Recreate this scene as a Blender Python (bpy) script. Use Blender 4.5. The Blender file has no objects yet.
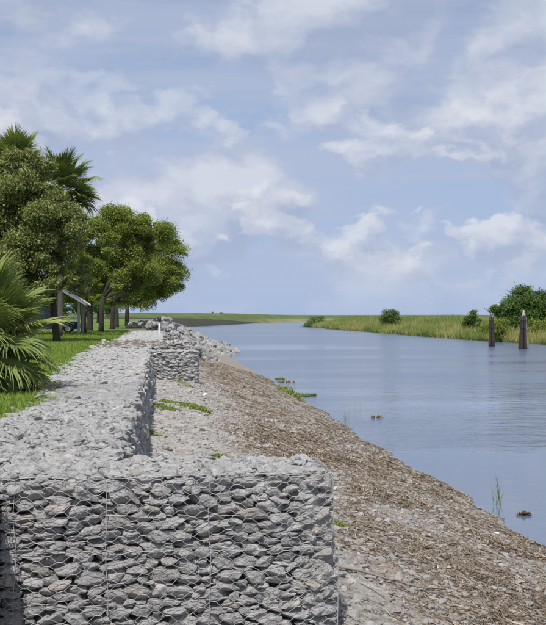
import bpy, math, random
import numpy as np
from mathutils import Vector, Matrix, Euler

SC = bpy.context.scene
COL = SC.collection
rng = np.random.default_rng(7)
random.seed(7)
PI = math.pi

# ------------------------------------------------------------------ camera
F_PX, W_PX, HOR = 1050.0, 546.0, 315.0          # focal length and horizon in photo pixels
YAW = math.atan(113.0 / F_PX)                    # camera turned right of the wall's direction
CAM_H = 1.45                                     # above the gabion tops (z = 0)
cam_d = bpy.data.cameras.new('camera'); cam = bpy.data.objects.new('camera', cam_d); COL.objects.link(cam)
cam.location = (0, 0, CAM_H); cam.rotation_euler = (PI / 2, 0, -YAW)
cam_d.sensor_fit = 'HORIZONTAL'; cam_d.sensor_width = 36.0; cam_d.lens = 36.0 * F_PX / W_PX
cam_d.shift_y = (HOR - 312.5) / W_PX
cam_d.clip_start = 0.1; cam_d.clip_end = 30000
SC.camera = cam

# ------------------------------------------------------------------ light
SUN_EL, SUN_AZ = math.radians(58), math.radians(199)   # compass style: 0 = +Y, clockwise
sun_dir = Vector((math.sin(SUN_AZ) * math.cos(SUN_EL), math.cos(SUN_AZ) * math.cos(SUN_EL), math.sin(SUN_EL)))
sl = bpy.data.lights.new('sun', 'SUN'); sl.energy = 4.6; sl.angle = math.radians(0.7); sl.color = (1.0, 0.955, 0.9)
so = bpy.data.objects.new('sun', sl); COL.objects.link(so)
so.rotation_euler = sun_dir.to_track_quat('Z', 'Y').to_euler(); so.location = (-30, -20, 60)

SC.view_settings.view_transform = 'Standard'; SC.view_settings.look = 'None'
SC.view_settings.exposure = 0.0; SC.view_settings.gamma = 1.0

class NT:
    """small helper for writing node trees"""
    def __init__(s, tree): s.t = tree; s.n = tree.nodes; s.l = tree.links
    def new(s, kind, **kw):
        n = s.n.new(kind)
        for k, v in kw.items(): setattr(n, k, v)
        return n
    def put(s, sock, v):
        if hasattr(v, 'is_output'): s.l.new(v, sock)
        else: sock.default_value = v
    def math(s, op, a, b=None, c=None, clamp=False):
        n = s.new('ShaderNodeMath', operation=op, use_clamp=clamp)
        for i, v in enumerate((a, b, c)):
            if v is not None: s.put(n.inputs[i], v)
        return n.outputs[0]
    def vmath(s, op, a, b=None):
        n = s.new('ShaderNodeVectorMath', operation=op); s.put(n.inputs[0], a)
        if b is not None: s.put(n.inputs[1], b)
        return n.outputs[0]
    def noise(s, vec, scale, detail=4, rough=0.55, dist=0.0, col=False):
        n = s.new('ShaderNodeTexNoise'); s.put(n.inputs['Vector'], vec)
        n.inputs['Scale'].default_value = scale; n.inputs['Detail'].default_value = detail
        n.inputs['Roughness'].default_value = rough; n.inputs['Distortion'].default_value = dist
        return n.outputs['Color' if col else 'Fac']
    def ramp(s, fac, stops, interp='LINEAR'):
        n = s.new('ShaderNodeValToRGB'); s.put(n.inputs[0], fac); r = n.color_ramp; r.interpolation = interp
        while len(r.elements) < len(stops): r.elements.new(0.5)
        for e, (p, c) in zip(r.elements, stops):
            e.position = p; e.color = (c, c, c, 1) if isinstance(c, (int, float)) else (*c, 1)
        return n.outputs[0]
    def mix(s, f, a, b, mode='MIX'):
        n = s.new('ShaderNodeMix', data_type='RGBA', blend_type=mode)
        s.put(n.inputs[0], f)
        for i, v in ((6, a), (7, b)): s.put(n.inputs[i], (*v, 1) if isinstance(v, tuple) and len(v) == 3 else v)
        return n.outputs[2]
    def smooth(s, v, lo, hi):
        n = s.new('ShaderNodeMapRange', interpolation_type='SMOOTHSTEP'); s.put(n.inputs[0], v)
        n.inputs[1].default_value = lo; n.inputs[2].default_value = hi
        return n.outputs[0]

# ------------------------------------------------------------------ sky with broken cloud
wd = bpy.data.worlds.new('World'); SC.world = wd; wd.use_nodes = True
T = NT(wd.node_tree); T.n.clear()
sky = T.new('ShaderNodeTexSky', sky_type='NISHITA', sun_disc=False)
sky.sun_elevation = SUN_EL; sky.sun_rotation = SUN_AZ; sky.air_density = 1.0; sky.dust_density = 0.6; sky.ozone_density = 2.0
SKY_S = 0.085
tc = T.new('ShaderNodeTexCoord').outputs['Generated']
sep = T.new('ShaderNodeSeparateXYZ'); T.l.new(tc, sep.inputs[0]); dz = sep.outputs[2]
def cloudvec(zs, off=(0, 0, 0)):
    v = T.vmath('MULTIPLY', tc, (1, 1, zs)); return T.vmath('ADD', v, off)
# heaps of cumulus, seen side on
warp = T.vmath('SCALE', T.vmath('SUBTRACT', T.noise(cloudvec(1.6), 16, 4, 0.6, col=True), (0.5, 0.5, 0.5)))
warp.node.inputs['Scale'].default_value = 0.05
def puffs(off, scale, zs, lo, hi, gain):
    def f(d): return T.noise(T.vmath('ADD', cloudvec(zs, tuple(p + q for p, q in zip(off, d))), warp), scale, 8, 0.50)
    p0, p1 = f((0, 0, 0)), f((-0.09 / scale, 0, 0.2 / scale))
    return T.smooth(p0, lo, hi), T.math('ADD', T.math('MULTIPLY', T.math('SUBTRACT', p0, p1), gain), 0.38, clamp=True)
pm, lit = puffs((3.1, 1.7, 0.4), 6.0, 1.6, 0.44, 0.53, 5.5)
qm, lit2 = puffs((7.7, 4.2, 2.4), 12.5, 1.5, 0.49, 0.56, 5.0)
# thin streaky layer
st = T.noise(T.vmath('ADD', cloudvec(8.5, (5.3, 2.2, 8.1)), warp), 3.0, 7, 0.58)
sm = T.smooth(st, 0.32, 0.58)
K = 1.0 / SKY_S
def kc(c): return tuple(v * K for v in c)
haze_f = T.ramp(T.smooth(dz, -0.02, 0.5), [(0, 0.95), (0.25, 0.8), (1, 0.25)])
base = T.mix(haze_f, sky.outputs[0], kc((0.395, 0.505, 0.735)))
up = T.math('ADD', T.math('MULTIPLY', T.smooth(dz, -0.02, 0.10), 0.85), 0.15)
c1 = T.mix(T.math('MULTIPLY', T.math('MULTIPLY', sm, 0.65), up), base, kc((0.46, 0.52, 0.68)))
pcol = T.mix(lit, kc((0.375, 0.435, 0.60)), kc((0.74, 0.765, 0.82)))
c2 = T.mix(T.math('MULTIPLY', T.math('MULTIPLY', pm, 0.66), up), c1, pcol)
qcol = T.mix(lit2, kc((0.42, 0.48, 0.64)), kc((0.77, 0.79, 0.84)))
c2 = T.mix(T.math('MULTIPLY', T.math('MULTIPLY', qm, 0.7), T.math('MULTIPLY', T.smooth(dz, 0.015, 0.06), T.smooth(dz, 0.26, 0.16))), c2, qcol)
bg = T.new('ShaderNodeBackground'); T.l.new(c2, bg.inputs[0]); bg.inputs[1].default_value = SKY_S
wo = T.new('ShaderNodeOutputWorld'); T.l.new(bg.outputs[0], wo.inputs[0])

# ------------------------------------------------------------------ helpers
FWD = np.array([math.sin(YAW), math.cos(YAW), 0.0]); RGT = np.array([math.cos(YAW), -math.sin(YAW), 0.0])
def ray(px, py): return FWD * F_PX + RGT * (px - 273.0) + np.array([0, 0, 1.0]) * (HOR - py)
def at(px, py, z=0.0):
    """where the sight line through a photo pixel meets the level z"""
    r = ray(px, py); return np.array([0, 0, CAM_H]) + r * ((z - CAM_H) / r[2])
def atd(px, py, d):
    """point on the sight line at depth d"""
    return np.array([0, 0, CAM_H]) + ray(px, py) * (d / F_PX)

def hash3(i, j, k):
    n = (i * 374761393 + j * 668265263 + k * 2147483647 * 3 + 1274126177) & 0x7fffffff
    n = ((n ^ (n >> 13)) * 1274126177) & 0x7fffffff
    n = ((n ^ (n >> 16)) * 668265263) & 0x7fffffff
    return ((n ^ (n >> 15)) & 0xffff) / 65535.0
def vnoise(x, y, z=0.0):
    x = np.asarray(x, float); y = np.asarray(y, float); z = np.zeros_like(x) + z
    i, j, k = np.floor(x).astype(np.int64), np.floor(y).astype(np.int64), np.floor(z).astype(np.int64)
    u, v, w = x - i, y - j, z - k
    u, v, w = [t * t * (3 - 2 * t) for t in (u, v, w)]
    r = 0
    for a in (0, 1):
        for b in (0, 1):
            for c in (0, 1):
                r = r + hash3(i + a, j + b, k + c) * (u if a else 1 - u) * (v if b else 1 - v) * (w if c else 1 - w)
    return r * 2 - 1
def fbm(x, y, z=0.0, o=4):
    r, a = 0, 0.5
    for q in range(o):
        r = r + a * vnoise(np.asarray(x) * 2 ** q + 17.3 * q, np.asarray(y) * 2 ** q + 5.1 * q, np.asarray(z) * 2 ** q); a *= 0.5
    return r
def sstep(x, a, b):
    t = np.clip((np.asarray(x, float) - a) / (b - a), 0, 1); return t * t * (3 - 2 * t)

def mk(name, V, Fs, mat=None, smooth=True, midx=None):
    """mesh from a vertex array and one or several face arrays"""
    me = bpy.data.meshes.new(name); V = np.asarray(V, np.float32)
    if isinstance(Fs, np.ndarray): Fs = [Fs]
    Fs = [np.asarray(f, np.int32) for f in Fs if len(f)]
    me.vertices.add(len(V)); me.vertices.foreach_set('co', V.ravel())
    nl = sum(f.size for f in Fs); npoly = sum(len(f) for f in Fs)
    me.loops.add(nl); me.loops.foreach_set('vertex_index', np.concatenate([f.ravel() for f in Fs]))
    me.polygons.add(npoly)
    tot = np.concatenate([np.full(len(f), f.shape[1], np.int32) for f in Fs])
    me.polygons.foreach_set('loop_start', np.concatenate([[0], np.cumsum(tot)[:-1]]).astype(np.int32))
    me.polygons.foreach_set('loop_total', tot)
    me.update(calc_edges=True)
    me.polygons.foreach_set('use_smooth', np.full(npoly, bool(smooth)))
    mats = mat if isinstance(mat, (list, tuple)) else [mat]
    for m in mats:
        if m: me.materials.append(m)
    if midx is not None: me.polygons.foreach_set('material_index', np.asarray(midx, np.int32))
    me.update(); return me
def link(name, data, parent=None, loc=(0, 0, 0), rot=None, scale=None):
    o = bpy.data.objects.new(name, data); COL.objects.link(o); o.parent = parent; o.location = loc
    if rot is not None: o.rotation_euler = rot
    if scale is not None: o.scale = scale
    return o
def tag(o, label=None, cat=None, group=None, kind=None):
    if label: o['label'] = label
    if cat: o['category'] = cat
    if group: o['group'] = group
    if kind: o['kind'] = kind
    return o
def thing(name, label, cat, loc=(0, 0, 0), group=None, rz=0.0):
    o = link(name, None, None, loc); o.rotation_euler = (0, 0, rz); o.empty_display_size = 0.3
    return tag(o, label, cat, group)
def wpart(name, me, root, kind=None):
    """part whose mesh is in world coordinates under an unrotated root"""
    o = link(name, me, root, -root.location); return tag(o, kind=kind)

class MB:
    """gathers boxes, tubes and prisms into one mesh"""
    def __init__(s): s.V = []; s.F4 = []; s.F3 = []; s.n = 0
    def add(s, V, F4=(), F3=()):
        s.V.append(np.asarray(V, float)); 
        if len(F4): s.F4.append(np.asarray(F4) + s.n)
        if len(F3): s.F3.append(np.asarray(F3) + s.n)
        s.n += len(V)
    def box(s, c, h, M=None):
        V = np.array([[x, y, z] for x in (-1, 1) for y in (-1, 1) for z in (-1, 1)], float) * h
        if M is not None: V = V @ np.array(M).T
        s.add(V + np.asarray(c), [(0, 1, 3, 2), (4, 6, 7, 5), (0, 4, 5, 1), (2, 3, 7, 6), (0, 2, 6, 4), (1, 5, 7, 3)])
    def tube(s, P, R, n=8, cap=True):
        P = np.asarray(P, float); R = np.broadcast_to(np.asarray(R, float), (len(P),))
        V = []
        tn = np.gradient(P, axis=0) if len(P) > 1 else np.array([[0, 0, 1.0]])
        ref = np.array([0.31, 0.87, 0.21])
        for p, t, r in zip(P, tn, R):
            t = t / (np.linalg.norm(t) + 1e-9); a = np.cross(t, ref); a /= np.linalg.norm(a) + 1e-9; b = np.cross(t, a)
            for q in range(n):
                w = 2 * PI * q / n; V.append(p + r * (a * math.cos(w) + b * math.sin(w)))
        F = [(i * n + q, i * n + (q + 1) % n, (i + 1) * n + (q + 1) % n, (i + 1) * n + q) for i in range(len(P) - 1) for q in range(n)]
        F3 = []
        if cap:
            V.append(P[0]); V.append(P[-1]); m = len(P) * n
            F3 = [(m, (q + 1) % n, q) for q in range(n)] + [(m + 1, m - n + q, m - n + (q + 1) % n) for q in range(n)]
        s.add(V, F, F3)
    def prism(s, poly, axis, a, b):
        """polygon in the two other axes, extruded along axis from a to b"""
        k = len(poly); V = []
        for t in (a, b):
            for u, v in poly:
                p = [u, v]; p.insert(axis, t); V.append(p)
        F = [(i, (i + 1) % k, k + (i + 1) % k, k + i) for i in range(k)]
        c0 = np.mean(V[:k], 0); c1 = np.mean(V[k:], 0); V += [c0, c1]
        s.add(V, F, [(2 * k, (i + 1) % k, i) for i in range(k)] + [(2 * k + 1, k + i, k + (i + 1) % k) for i in range(k)])
    def mesh(s, name, mat, smooth=False):
        Fs = []
        if s.F4: Fs.append(np.concatenate(s.F4))
        if s.F3: Fs.append(np.concatenate(s.F3))
        return mk(name, np.concatenate(s.V), Fs, mat, smooth)

def rotm(a, b, c):
    """arrays of euler angles to rotation matrices"""
    ca, sa, cb, sb, cc, sc = np.cos(a), np.sin(a), np.cos(b), np.sin(b), np.cos(c), np.sin(c)
    M = np.empty((len(a), 3, 3))
    M[:, 0, 0] = cb * cc; M[:, 0, 1] = sa * sb * cc - ca * sc; M[:, 0, 2] = ca * sb * cc + sa * sc
    M[:, 1, 0] = cb * sc; M[:, 1, 1] = sa * sb * sc + ca * cc; M[:, 1, 2] = ca * sb * sc - sa * cc
    M[:, 2, 0] = -sb; M[:, 2, 1] = sa * cb; M[:, 2, 2] = ca * cb
    return M
def scatter(name, bases, P, S, E, mat, smooth=True):
    """many copies of a few base shapes joined in one mesh"""
    P = np.asarray(P, float); S = np.asarray(S, float); E = np.asarray(E, float); n = len(P)
    M = rotm(E[:, 0], E[:, 1], E[:, 2]); pick = rng.integers(0, len(bases), n)
    Vs, Fs, off = [], [], 0
    for b, (V, F) in enumerate(bases):
        ix = np.where(pick == b)[0]
        if not len(ix): continue
        W = np.einsum('nij,nvj->nvi', M[ix], V[None] * S[ix][:, None, :]) + P[ix][:, None, :]
        Vs.append(W.reshape(-1, 3)); Fs.append((F[None] + (np.arange(len(ix)) * len(V))[:, None, None] + off).reshape(-1, F.shape[1]))
        off += len(ix) * len(V)
    return mk(name, np.concatenate(Vs), np.concatenate(Fs), mat, smooth)

def ico(sub):
    t = (1 + 5 ** .5) / 2
    V = [(-1, t, 0), (1, t, 0), (-1, -t, 0), (1, -t, 0), (0, -1, t), (0, 1, t), (0, -1, -t), (0, 1, -t), (t, 0, -1), (t, 0, 1), (-t, 0, -1), (-t, 0, 1)]
    V = [np.array(v, float) / np.linalg.norm(v) for v in V]
    F = [(0, 11, 5), (0, 5, 1), (0, 1, 7), (0, 7, 10), (0, 10, 11), (1, 5, 9), (5, 11, 4), (11, 10, 2), (10, 7, 6), (7, 1, 8), (3, 9, 4), (3, 4, 2), (3, 2, 6), (3, 6, 8), (3, 8, 9), (4, 9, 5), (2, 4, 11), (6, 2, 10), (8, 6, 7), (9, 8, 1)]
    for _ in range(sub):
        cache = {}; G = []
        def mid(a, b):
            k = (min(a, b), max(a, b))
            if k not in cache:
                m = V[a] + V[b]; V.append(m / np.linalg.norm(m)); cache[k] = len(V) - 1
            return cache[k]
        for a, b, c in F:
            x, y, z = mid(a, b), mid(b, c), mid(c, a); G += [(a, x, z), (b, y, x), (c, z, y), (x, y, z)]
        F = G
    return np.array(V), np.array(F)
ICO = {s: ico(s) for s in (0, 1, 2, 3)}
def rock(seed, sub, cuts=9, rough=0.13, box=3.2):
    """an angular stone about one unit in half-size"""
    r = np.random.default_rng(seed); V, F = ICO[sub]
    V = V / (np.sum(np.abs(V) ** box, 1) ** (1 / box))[:, None]
    for _ in range(cuts):
        n = r.normal(size=3); n /= np.linalg.norm(n); d = r.uniform(0.58, 1.0)
        s = V @ n - d; V = V - np.where(s > 0, s, 0)[:, None] * n[None]
    o = r.uniform(0, 50, 3)
    if sub >= 2:
        V = V * (1 + rough * 1.5 * fbm(V[:, 0] * 1.6 + o[0], V[:, 1] * 1.6 + o[1], V[:, 2] * 1.6 + o[2], 4))[:, None]
        V = V + 0.035 * np.stack([fbm(V[:, 0] * 5 + o[q], V[:, 1] * 5, V[:, 2] * 5, 2) for q in range(3)], 1)
    else: V = V * (1 + r.normal(0, 0.07, len(V)))[:, None]
    V = V / np.abs(V).max(0)
    return V, F

# ------------------------------------------------------------------ materials
def new_mat(name):
    m = bpy.data.materials.new(name); m.use_nodes = True; t = NT(m.node_tree); b = t.n['Principled BSDF']
    b.inputs['Specular IOR Level'].default_value = 0.25
    return m, t, b
def obj_co(t): return t.new('ShaderNodeTexCoord').outputs['Object']
def pos(t): return t.new('ShaderNodeNewGeometry').outputs['Position']
def rnd(t):
    a = t.new('ShaderNodeObjectInfo').outputs['Random']; b = t.new('ShaderNodeNewGeometry').outputs['Random Per Island']
    return t.math('FRACT', t.math('ADD', a, b))
def bump(t, b, h, strength, dist):
    n = t.new('ShaderNodeBump'); n.inputs['Strength'].default_value = strength; n.inputs['Distance'].default_value = dist
    t.put(n.inputs['Height'], h); t.l.new(n.outputs[0], b.inputs['Normal'])
def plain(name, c, rough=0.6, metal=0.0, var=0.25, scale=8.0):
    m, t, b = new_mat(name); p = pos(t); n = t.noise(p, scale, 5, 0.6)
    t.put(b.inputs['Base Color'], t.mix(n, tuple(v * (1 - var) for v in c), tuple(min(1, v * (1 + var)) for v in c)))
    b.inputs['Roughness'].default_value = rough; b.inputs['Metallic'].default_value = metal
    return m
def stone_mat(name, stops, bscale=1.0):
    m, t, b = new_mat(name); p = pos(t); r = rnd(t)
    base = t.ramp(r, stops)
    n1 = t.noise(p, 9 * bscale, 6, 0.62); n2 = t.noise(p, 60 * bscale, 5, 0.65); n3 = t.noise(p, 2.2, 3, 0.5)
    c = t.mix(t.smooth(n1, 0.35, 0.62), base, t.mix(0.5, base, (0.24, 0.23, 0.22)))
    c = t.mix(t.math('MULTIPLY', t.smooth(n2, 0.5, 0.72), 0.6), c, (0.64, 0.63, 0.61))
    c = t.mix(t.math('MULTIPLY', t.smooth(n2, 0.46, 0.3), 0.6), c, (0.12, 0.115, 0.11))
    c = t.mix(t.math('MULTIPLY', t.smooth(n3, 0.55, 0.75), 0.35), c, (0.36, 0.30, 0.24))
    t.put(b.inputs['Base Color'], c); b.inputs['Roughness'].default_value = 0.92; b.inputs['Specular IOR Level'].default_value = 0.12
    h = t.math('ADD', t.math('MULTIPLY', n1, 1.4), t.math('MULTIPLY', n2, 0.5))
    bump(t, b, h, 1.0, 0.05 / bscale)
    return m
GREY = [(0, (0.40, 0.395, 0.39)), (0.3, (0.55, 0.545, 0.535)), (0.55, (0.47, 0.465, 0.46)), (0.75, (0.62, 0.615, 0.605)), (0.87, (0.52, 0.465, 0.41)), (1, (0.33, 0.335, 0.35))]
PALE = [(0, (0.42, 0.415, 0.405)), (0.4, (0.56, 0.555, 0.545)), (0.7, (0.49, 0.485, 0.475)), (1, (0.62, 0.615, 0.605))]
SLOPE = [(0, (0.30, 0.285, 0.265)), (0.4, (0.43, 0.415, 0.39)), (0.7, (0.37, 0.35, 0.325)), (1, (0.54, 0.53, 0.51))]
M_STONE = stone_mat('limestone', GREY)
M_TOP = stone_mat('bleached_limestone', [(p, tuple(.95 * q for q in c)) for p, c in PALE])
M_GRAVEL = stone_mat('limestone_gravel', SLOPE, 2.0)
M_BOULDER = stone_mat('riprap_stone', [(0, (0.28, 0.275, 0.27)), (0.5, (0.41, 0.405, 0.395)), (1, (0.52, 0.515, 0.50))], 0.4)
M_WIRE = plain('galvanised_wire', (0.40, 0.40, 0.40), 0.5, 0.15, 0.2, 30)

def leaf_mat(name, stops, trans=0.35, rough=0.5):
    m, t, b = new_mat(name); r = rnd(t); n = t.noise(pos(t), 0.9, 3)
    c = t.ramp(t.math('ADD', t.math('MULTIPLY', r, 0.7), t.math('MULTIPLY', n, 0.3)), stops)
    t.put(b.inputs['Base Color'], c); b.inputs['Roughness'].default_value = rough
    tr = t.new('ShaderNodeBsdfTranslucent'); t.put(tr.inputs[0], t.mix(0.5, c, (0.18, 0.24, 0.03)))
    mx = t.new('ShaderNodeMixShader'); mx.inputs[0].default_value = trans
    t.l.new(b.outputs[0], mx.inputs[1]); t.l.new(tr.outputs[0], mx.inputs[2])
    t.l.new(mx.outputs[0], t.n['Material Output'].inputs[0])
    return m
M_OAK_G = leaf_mat('grey_green_leaves', [(0, (0.128, 0.163, 0.044)), (0.5, (0.209, 0.240, 0.075)), (1, (0.351, 0.370, 0.155))], 0.25)
M_OAK_Y = leaf_mat('bright_oak_leaves', [(0, (0.115, 0.163, 0.031)), (0.5, (0.216, 0.275, 0.050)), (1, (0.378, 0.413, 0.096))], 0.32)
M_DARKLEAF = leaf_mat('dark_leaves', [(0, (0.052, 0.100, 0.024)), (0.5, (0.086, 0.159, 0.035)), (1, (0.139, 0.217, 0.056))], 0.2)
M_PALM = leaf_mat('palm_leaf', [(0, (0.12, 0.18, 0.04)), (0.5, (0.20, 0.27, 0.07)), (1, (0.30, 0.35, 0.13))], 0.3, 0.38)
M_PALM_D = leaf_mat('dark_palm_leaf', [(0, (0.098, 0.138, 0.028)), (0.5, (0.156, 0.198, 0.044)), (1, (0.234, 0.270, 0.077))], 0.25, 0.38)
M_PALM_Y = leaf_mat('yellow_palm_leaf', [(0, (0.192, 0.241, 0.055)), (0.5, (0.300, 0.345, 0.088)), (1, (0.408, 0.425, 0.154))], 0.3, 0.4)
M_DEAD = leaf_mat('dead_palm_leaf', [(0, (0.12, 0.085, 0.05)), (0.5, (0.20, 0.15, 0.09)), (1, (0.28, 0.22, 0.14))], 0.15, 0.8)
M_GRASS = leaf_mat('lawn_grass', [(0, (0.115, 0.196, 0.023)), (0.45, (0.196, 0.299, 0.040)), (0.8, (0.276, 0.368, 0.063)), (1, (0.310, 0.310, 0.103))], 0.35, 0.5)
M_WEED = leaf_mat('green_weed', [(0, (0.12, 0.18, 0.03)), (0.5, (0.20, 0.27, 0.05)), (1, (0.30, 0.33, 0.10))], 0.3, 0.5)
M_REED = leaf_mat('bank_reeds', [(0, (0.208, 0.221, 0.065)), (0.35, (0.325, 0.338, 0.104)), (0.7, (0.468, 0.448, 0.169)), (1, (0.624, 0.559, 0.260))], 0.3, 0.6)
M_REED_G = leaf_mat('green_reeds', [(0, (0.125, 0.188, 0.037)), (0.6, (0.213, 0.288, 0.069)), (1, (0.312, 0.362, 0.112))], 0.3, 0.6)
M_LITTER = leaf_mat('dry_reed_litter', [(0, (0.07, 0.052, 0.036)), (0.25, (0.14, 0.10, 0.068)), (0.5, (0.235, 0.184, 0.138)), (0.75, (0.37, 0.315, 0.25)), (1, (0.55, 0.49, 0.41))], 0.08, 0.85)
M_BARK = plain('bark', (0.042, 0.037, 0.031), 0.95, 0, 0.45, 14)
M_PBARK = plain('palm_bark', (0.10, 0.09, 0.075), 0.95, 0, 0.4, 10)

# ------------------------------------------------------------------ the ground of the near bank
Z_W = -3.45                                # water level
WALL_R = -0.41                             # river face of the long gabion wall
SPUR_R = 1.56                              # outer end of the spurs
FACE_Y = 9.45                              # front face of the nearest spur
X_TOE = 8.12
LE = [at(*p) for p in ((-40, 428), (0, 420), (40, 409), (62, 398), (60, 384), (72, 369), (92, 353), (106, 345), (126, 336))]
LE_Y = np.array([p[1] for p in LE]); LE_X = np.array([p[0] for p in LE])
def lawn_edge(y):
    y = np.asarray(y, float)
    return np.interp(y, LE_Y, LE_X) + 0.10 * vnoise(y * 1.3, y * 0 + 3.3) + 0.08 * vnoise(y * 4.1, y * 0 + 9.3)
def shore_x(y):
    y = np.asarray(y, float)
    return X_TOE + 0.22 * vnoise(y * 0.35, y * 0 + 1.7) + 0.16 * vnoise(y * 1.1, y * 0 + 4.2)  
def ground_z(x, y):
    x = np.asarray(x, float); y = np.asarray(y, float)
    s = np.clip((x - 1.2) / (shore_x(y) - 1.2), -1, 3)
    prof = np.interp(s, [-1, -0.25, 0.0, 0.5, 0.9, 1.0, 1.25, 3.0], [-1.12, -1.14, -1.28, -2.26, -3.18, Z_W, -4.3, -6.5])
    prof = prof + (0.07 * fbm(x * 0.9, y * 0.9, 0, 3) + 0.045 * fbm(x * 4, y * 4, 3, 3)) * sstep(s, 1.5, 1.0)
    prof = prof - 0.95 * sstep(y, 9.9, 8.9) * sstep(x, 2.4, 1.5)
    land = -0.035 + 0.03 * vnoise(x * 0.5, y * 0.5) + 0 * x
    return np.where(x < np.where(y > FACE_Y + .6, -0.9, -2.3), land, prof)
m, t, b = new_mat('slope_soil'); p = pos(t)
sx = t.new('ShaderNodeSeparateXYZ'); t.l.new(p, sx.inputs[0])
nA = t.noise(p, 0.8, 5, 0.6); nB = t.noise(p, 7, 6, 0.65); nC = t.noise(p, 45, 4, 0.6)
pale = t.ramp(nB, [(0.3, (0.24, 0.225, 0.205)), (0.5, (0.40, 0.385, 0.36)), (0.7, (0.52, 0.51, 0.49))])
brown = t.ramp(nB, [(0.3, (0.15, 0.125, 0.10)), (0.5, (0.28, 0.248, 0.212)), (0.7, (0.43, 0.40, 0.36))])
bm_ = t.smooth(t.math('ADD', sx.outputs[0], t.math('MULTIPLY', nA, 5.0)), 3.2, 5.4)
c = t.mix(bm_, pale, brown); c = t.mix(t.math('MULTIPLY', t.smooth(nC, 0.52, 0.7), 0.5), c, (0.55, 0.53, 0.50))
c = t.mix(t.math('MULTIPLY', t.smooth(nC, 0.45, 0.3), 0.5), c, (0.07, 0.06, 0.05))
t.put(b.inputs['Base Color'], c); b.inputs['Roughness'].default_value = 0.95
bump(t, b, t.math('ADD', nB, t.math('MULTIPLY', nC, 0.4)), 1.0, 0.06)
M_SOIL = m
def sheet(name, xs, ys, zf, mat, kind='structure'):
    X, Y = np.meshgrid(xs, ys); Z = zf(X, Y)
    nx, ny = len(xs), len(ys); I = (np.arange(ny - 1)[:, None] * nx + np.arange(nx - 1)[None]).ravel()
    F = np.stack([I, I + 1, I + nx + 1, I + nx], 1)
    return tag(link(name, mk(name, np.stack([X, Y, Z], -1).reshape(-1, 3), F, mat)), kind=kind)
ys = np.concatenate([np.linspace(-12, 6, 30), np.geomspace(6.3, 60, 420), np.geomspace(60.5, 128, 60)])
xs = np.concatenate([np.linspace(-0.89, 9.6, 150), np.linspace(10, 16, 16)])
sheet('slope_ground', xs, ys, ground_z, M_SOIL)
sheet('slope_ground', np.linspace(-2.2, -0.88, 16), np.linspace(-12, FACE_Y + .3, 60), lambda x, y: ground_z(x, y) - .004, M_SOIL)
m, t, b = new_mat('lawn_soil'); p = pos(t); nA = t.noise(p, 1.1, 5, 0.6); nB = t.noise(p, 14, 4, 0.6)
c = t.ramp(nA, [(0.3, (0.085, 0.14, 0.022)), (0.55, (0.12, 0.19, 0.03)), (0.75, (0.17, 0.20, 0.06))])
c = t.mix(t.math('MULTIPLY', t.smooth(nB, 0.5, 0.72), 0.5), c, (0.21, 0.18, 0.12))
t.put(b.inputs['Base Color'], c); b.inputs['Roughness'].default_value = 0.95; bump(t, b, nB, 0.8, 0.04)
M_LAWN = m
sheet('lawn_ground', np.concatenate([np.linspace(-900, -40, 12), np.linspace(-36, -0.85, 60)]), np.geomspace(FACE_Y + .7, 420, 140), lambda x, y: ground_z(np.minimum(x, -1.0), y) - 0.02, M_LAWN)
sheet('lawn_ground', np.concatenate([np.linspace(-900, -40, 12), np.linspace(-36, -2.75, 40)]), np.linspace(-40, FACE_Y + .7, 30), lambda x, y: ground_z(np.minimum(x, -3.0), y) - 0.02, M_LAWN)

# ------------------------------------------------------------------ water
m, t, b = new_mat('canal_water'); p = pos(t)
v1 = t.vmath('MULTIPLY', p, (0.45, 1.0, 1.0))
w1 = t.noise(v1, 1.1, 4, 0.55); w2 = t.noise(v1, 4.0, 3, 0.5); w3 = t.noise(t.vmath('MULTIPLY', p, (0.25, 1, 1)), 0.22, 3, 0.5)
bands = t.noise(t.vmath('MULTIPLY', p, (0.3, 1.0, 1.0)), 0.035, 5, 0.62, 0.3)
sep2 = t.new('ShaderNodeSeparateXYZ'); t.l.new(p, sep2.inputs[0])
gust = t.math('ADD', bands, t.math('MULTIPLY', t.smooth(sep2.outputs[1], 30, 130), 0.16))
wind = t.smooth(gust, 0.47, 0.66)
amp = t.math('ADD', 0.13, t.math('MULTIPLY', wind, 1.9))
h = t.math('MULTIPLY', t.math('SUBTRACT', t.math('ADD', t.math('ADD', w1, t.math('MULTIPLY', w2, 0.35)), t.math('MULTIPLY', w3, 0.8)), 1.075), amp)
t.put(b.inputs['Base Color'], (0.102, 0.138, 0.205, 1)); t.put(b.inputs['Roughness'], t.math('ADD', 0.06, t.math('MULTIPLY', wind, 0.16)))
b.inputs['IOR'].default_value = 1.33; b.inputs['Specular IOR Level'].default_value = 0.5
bump(t, b, h, 0.55, 0.15)
M_WATER = m
o = link('canal_water', mk('canal_water', [(-600, -60, Z_W), (900, -60, Z_W), (900, 1500, Z_W), (-600, 1500, Z_W)], np.array([[0, 1, 2, 3]]), M_WATER))
tag(o, kind='structure')

# ------------------------------------------------------------------ gabions
HI = [rock(100 + i, 3, 18, .09, 4.0) for i in range(18)]
HI_ME = [mk('stone', V, F, M_STONE, False) for V, F in HI]
TOP_ME = [mk('stone', V, F, M_TOP, False) for V, F in HI]
MID = [rock(200 + i, 2, 8) for i in range(8)]
LOW = [rock(300 + i, 1, 7) for i in range(10)]
TINY = [rock(400 + i, 0, 3) for i in range(8)]

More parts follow.
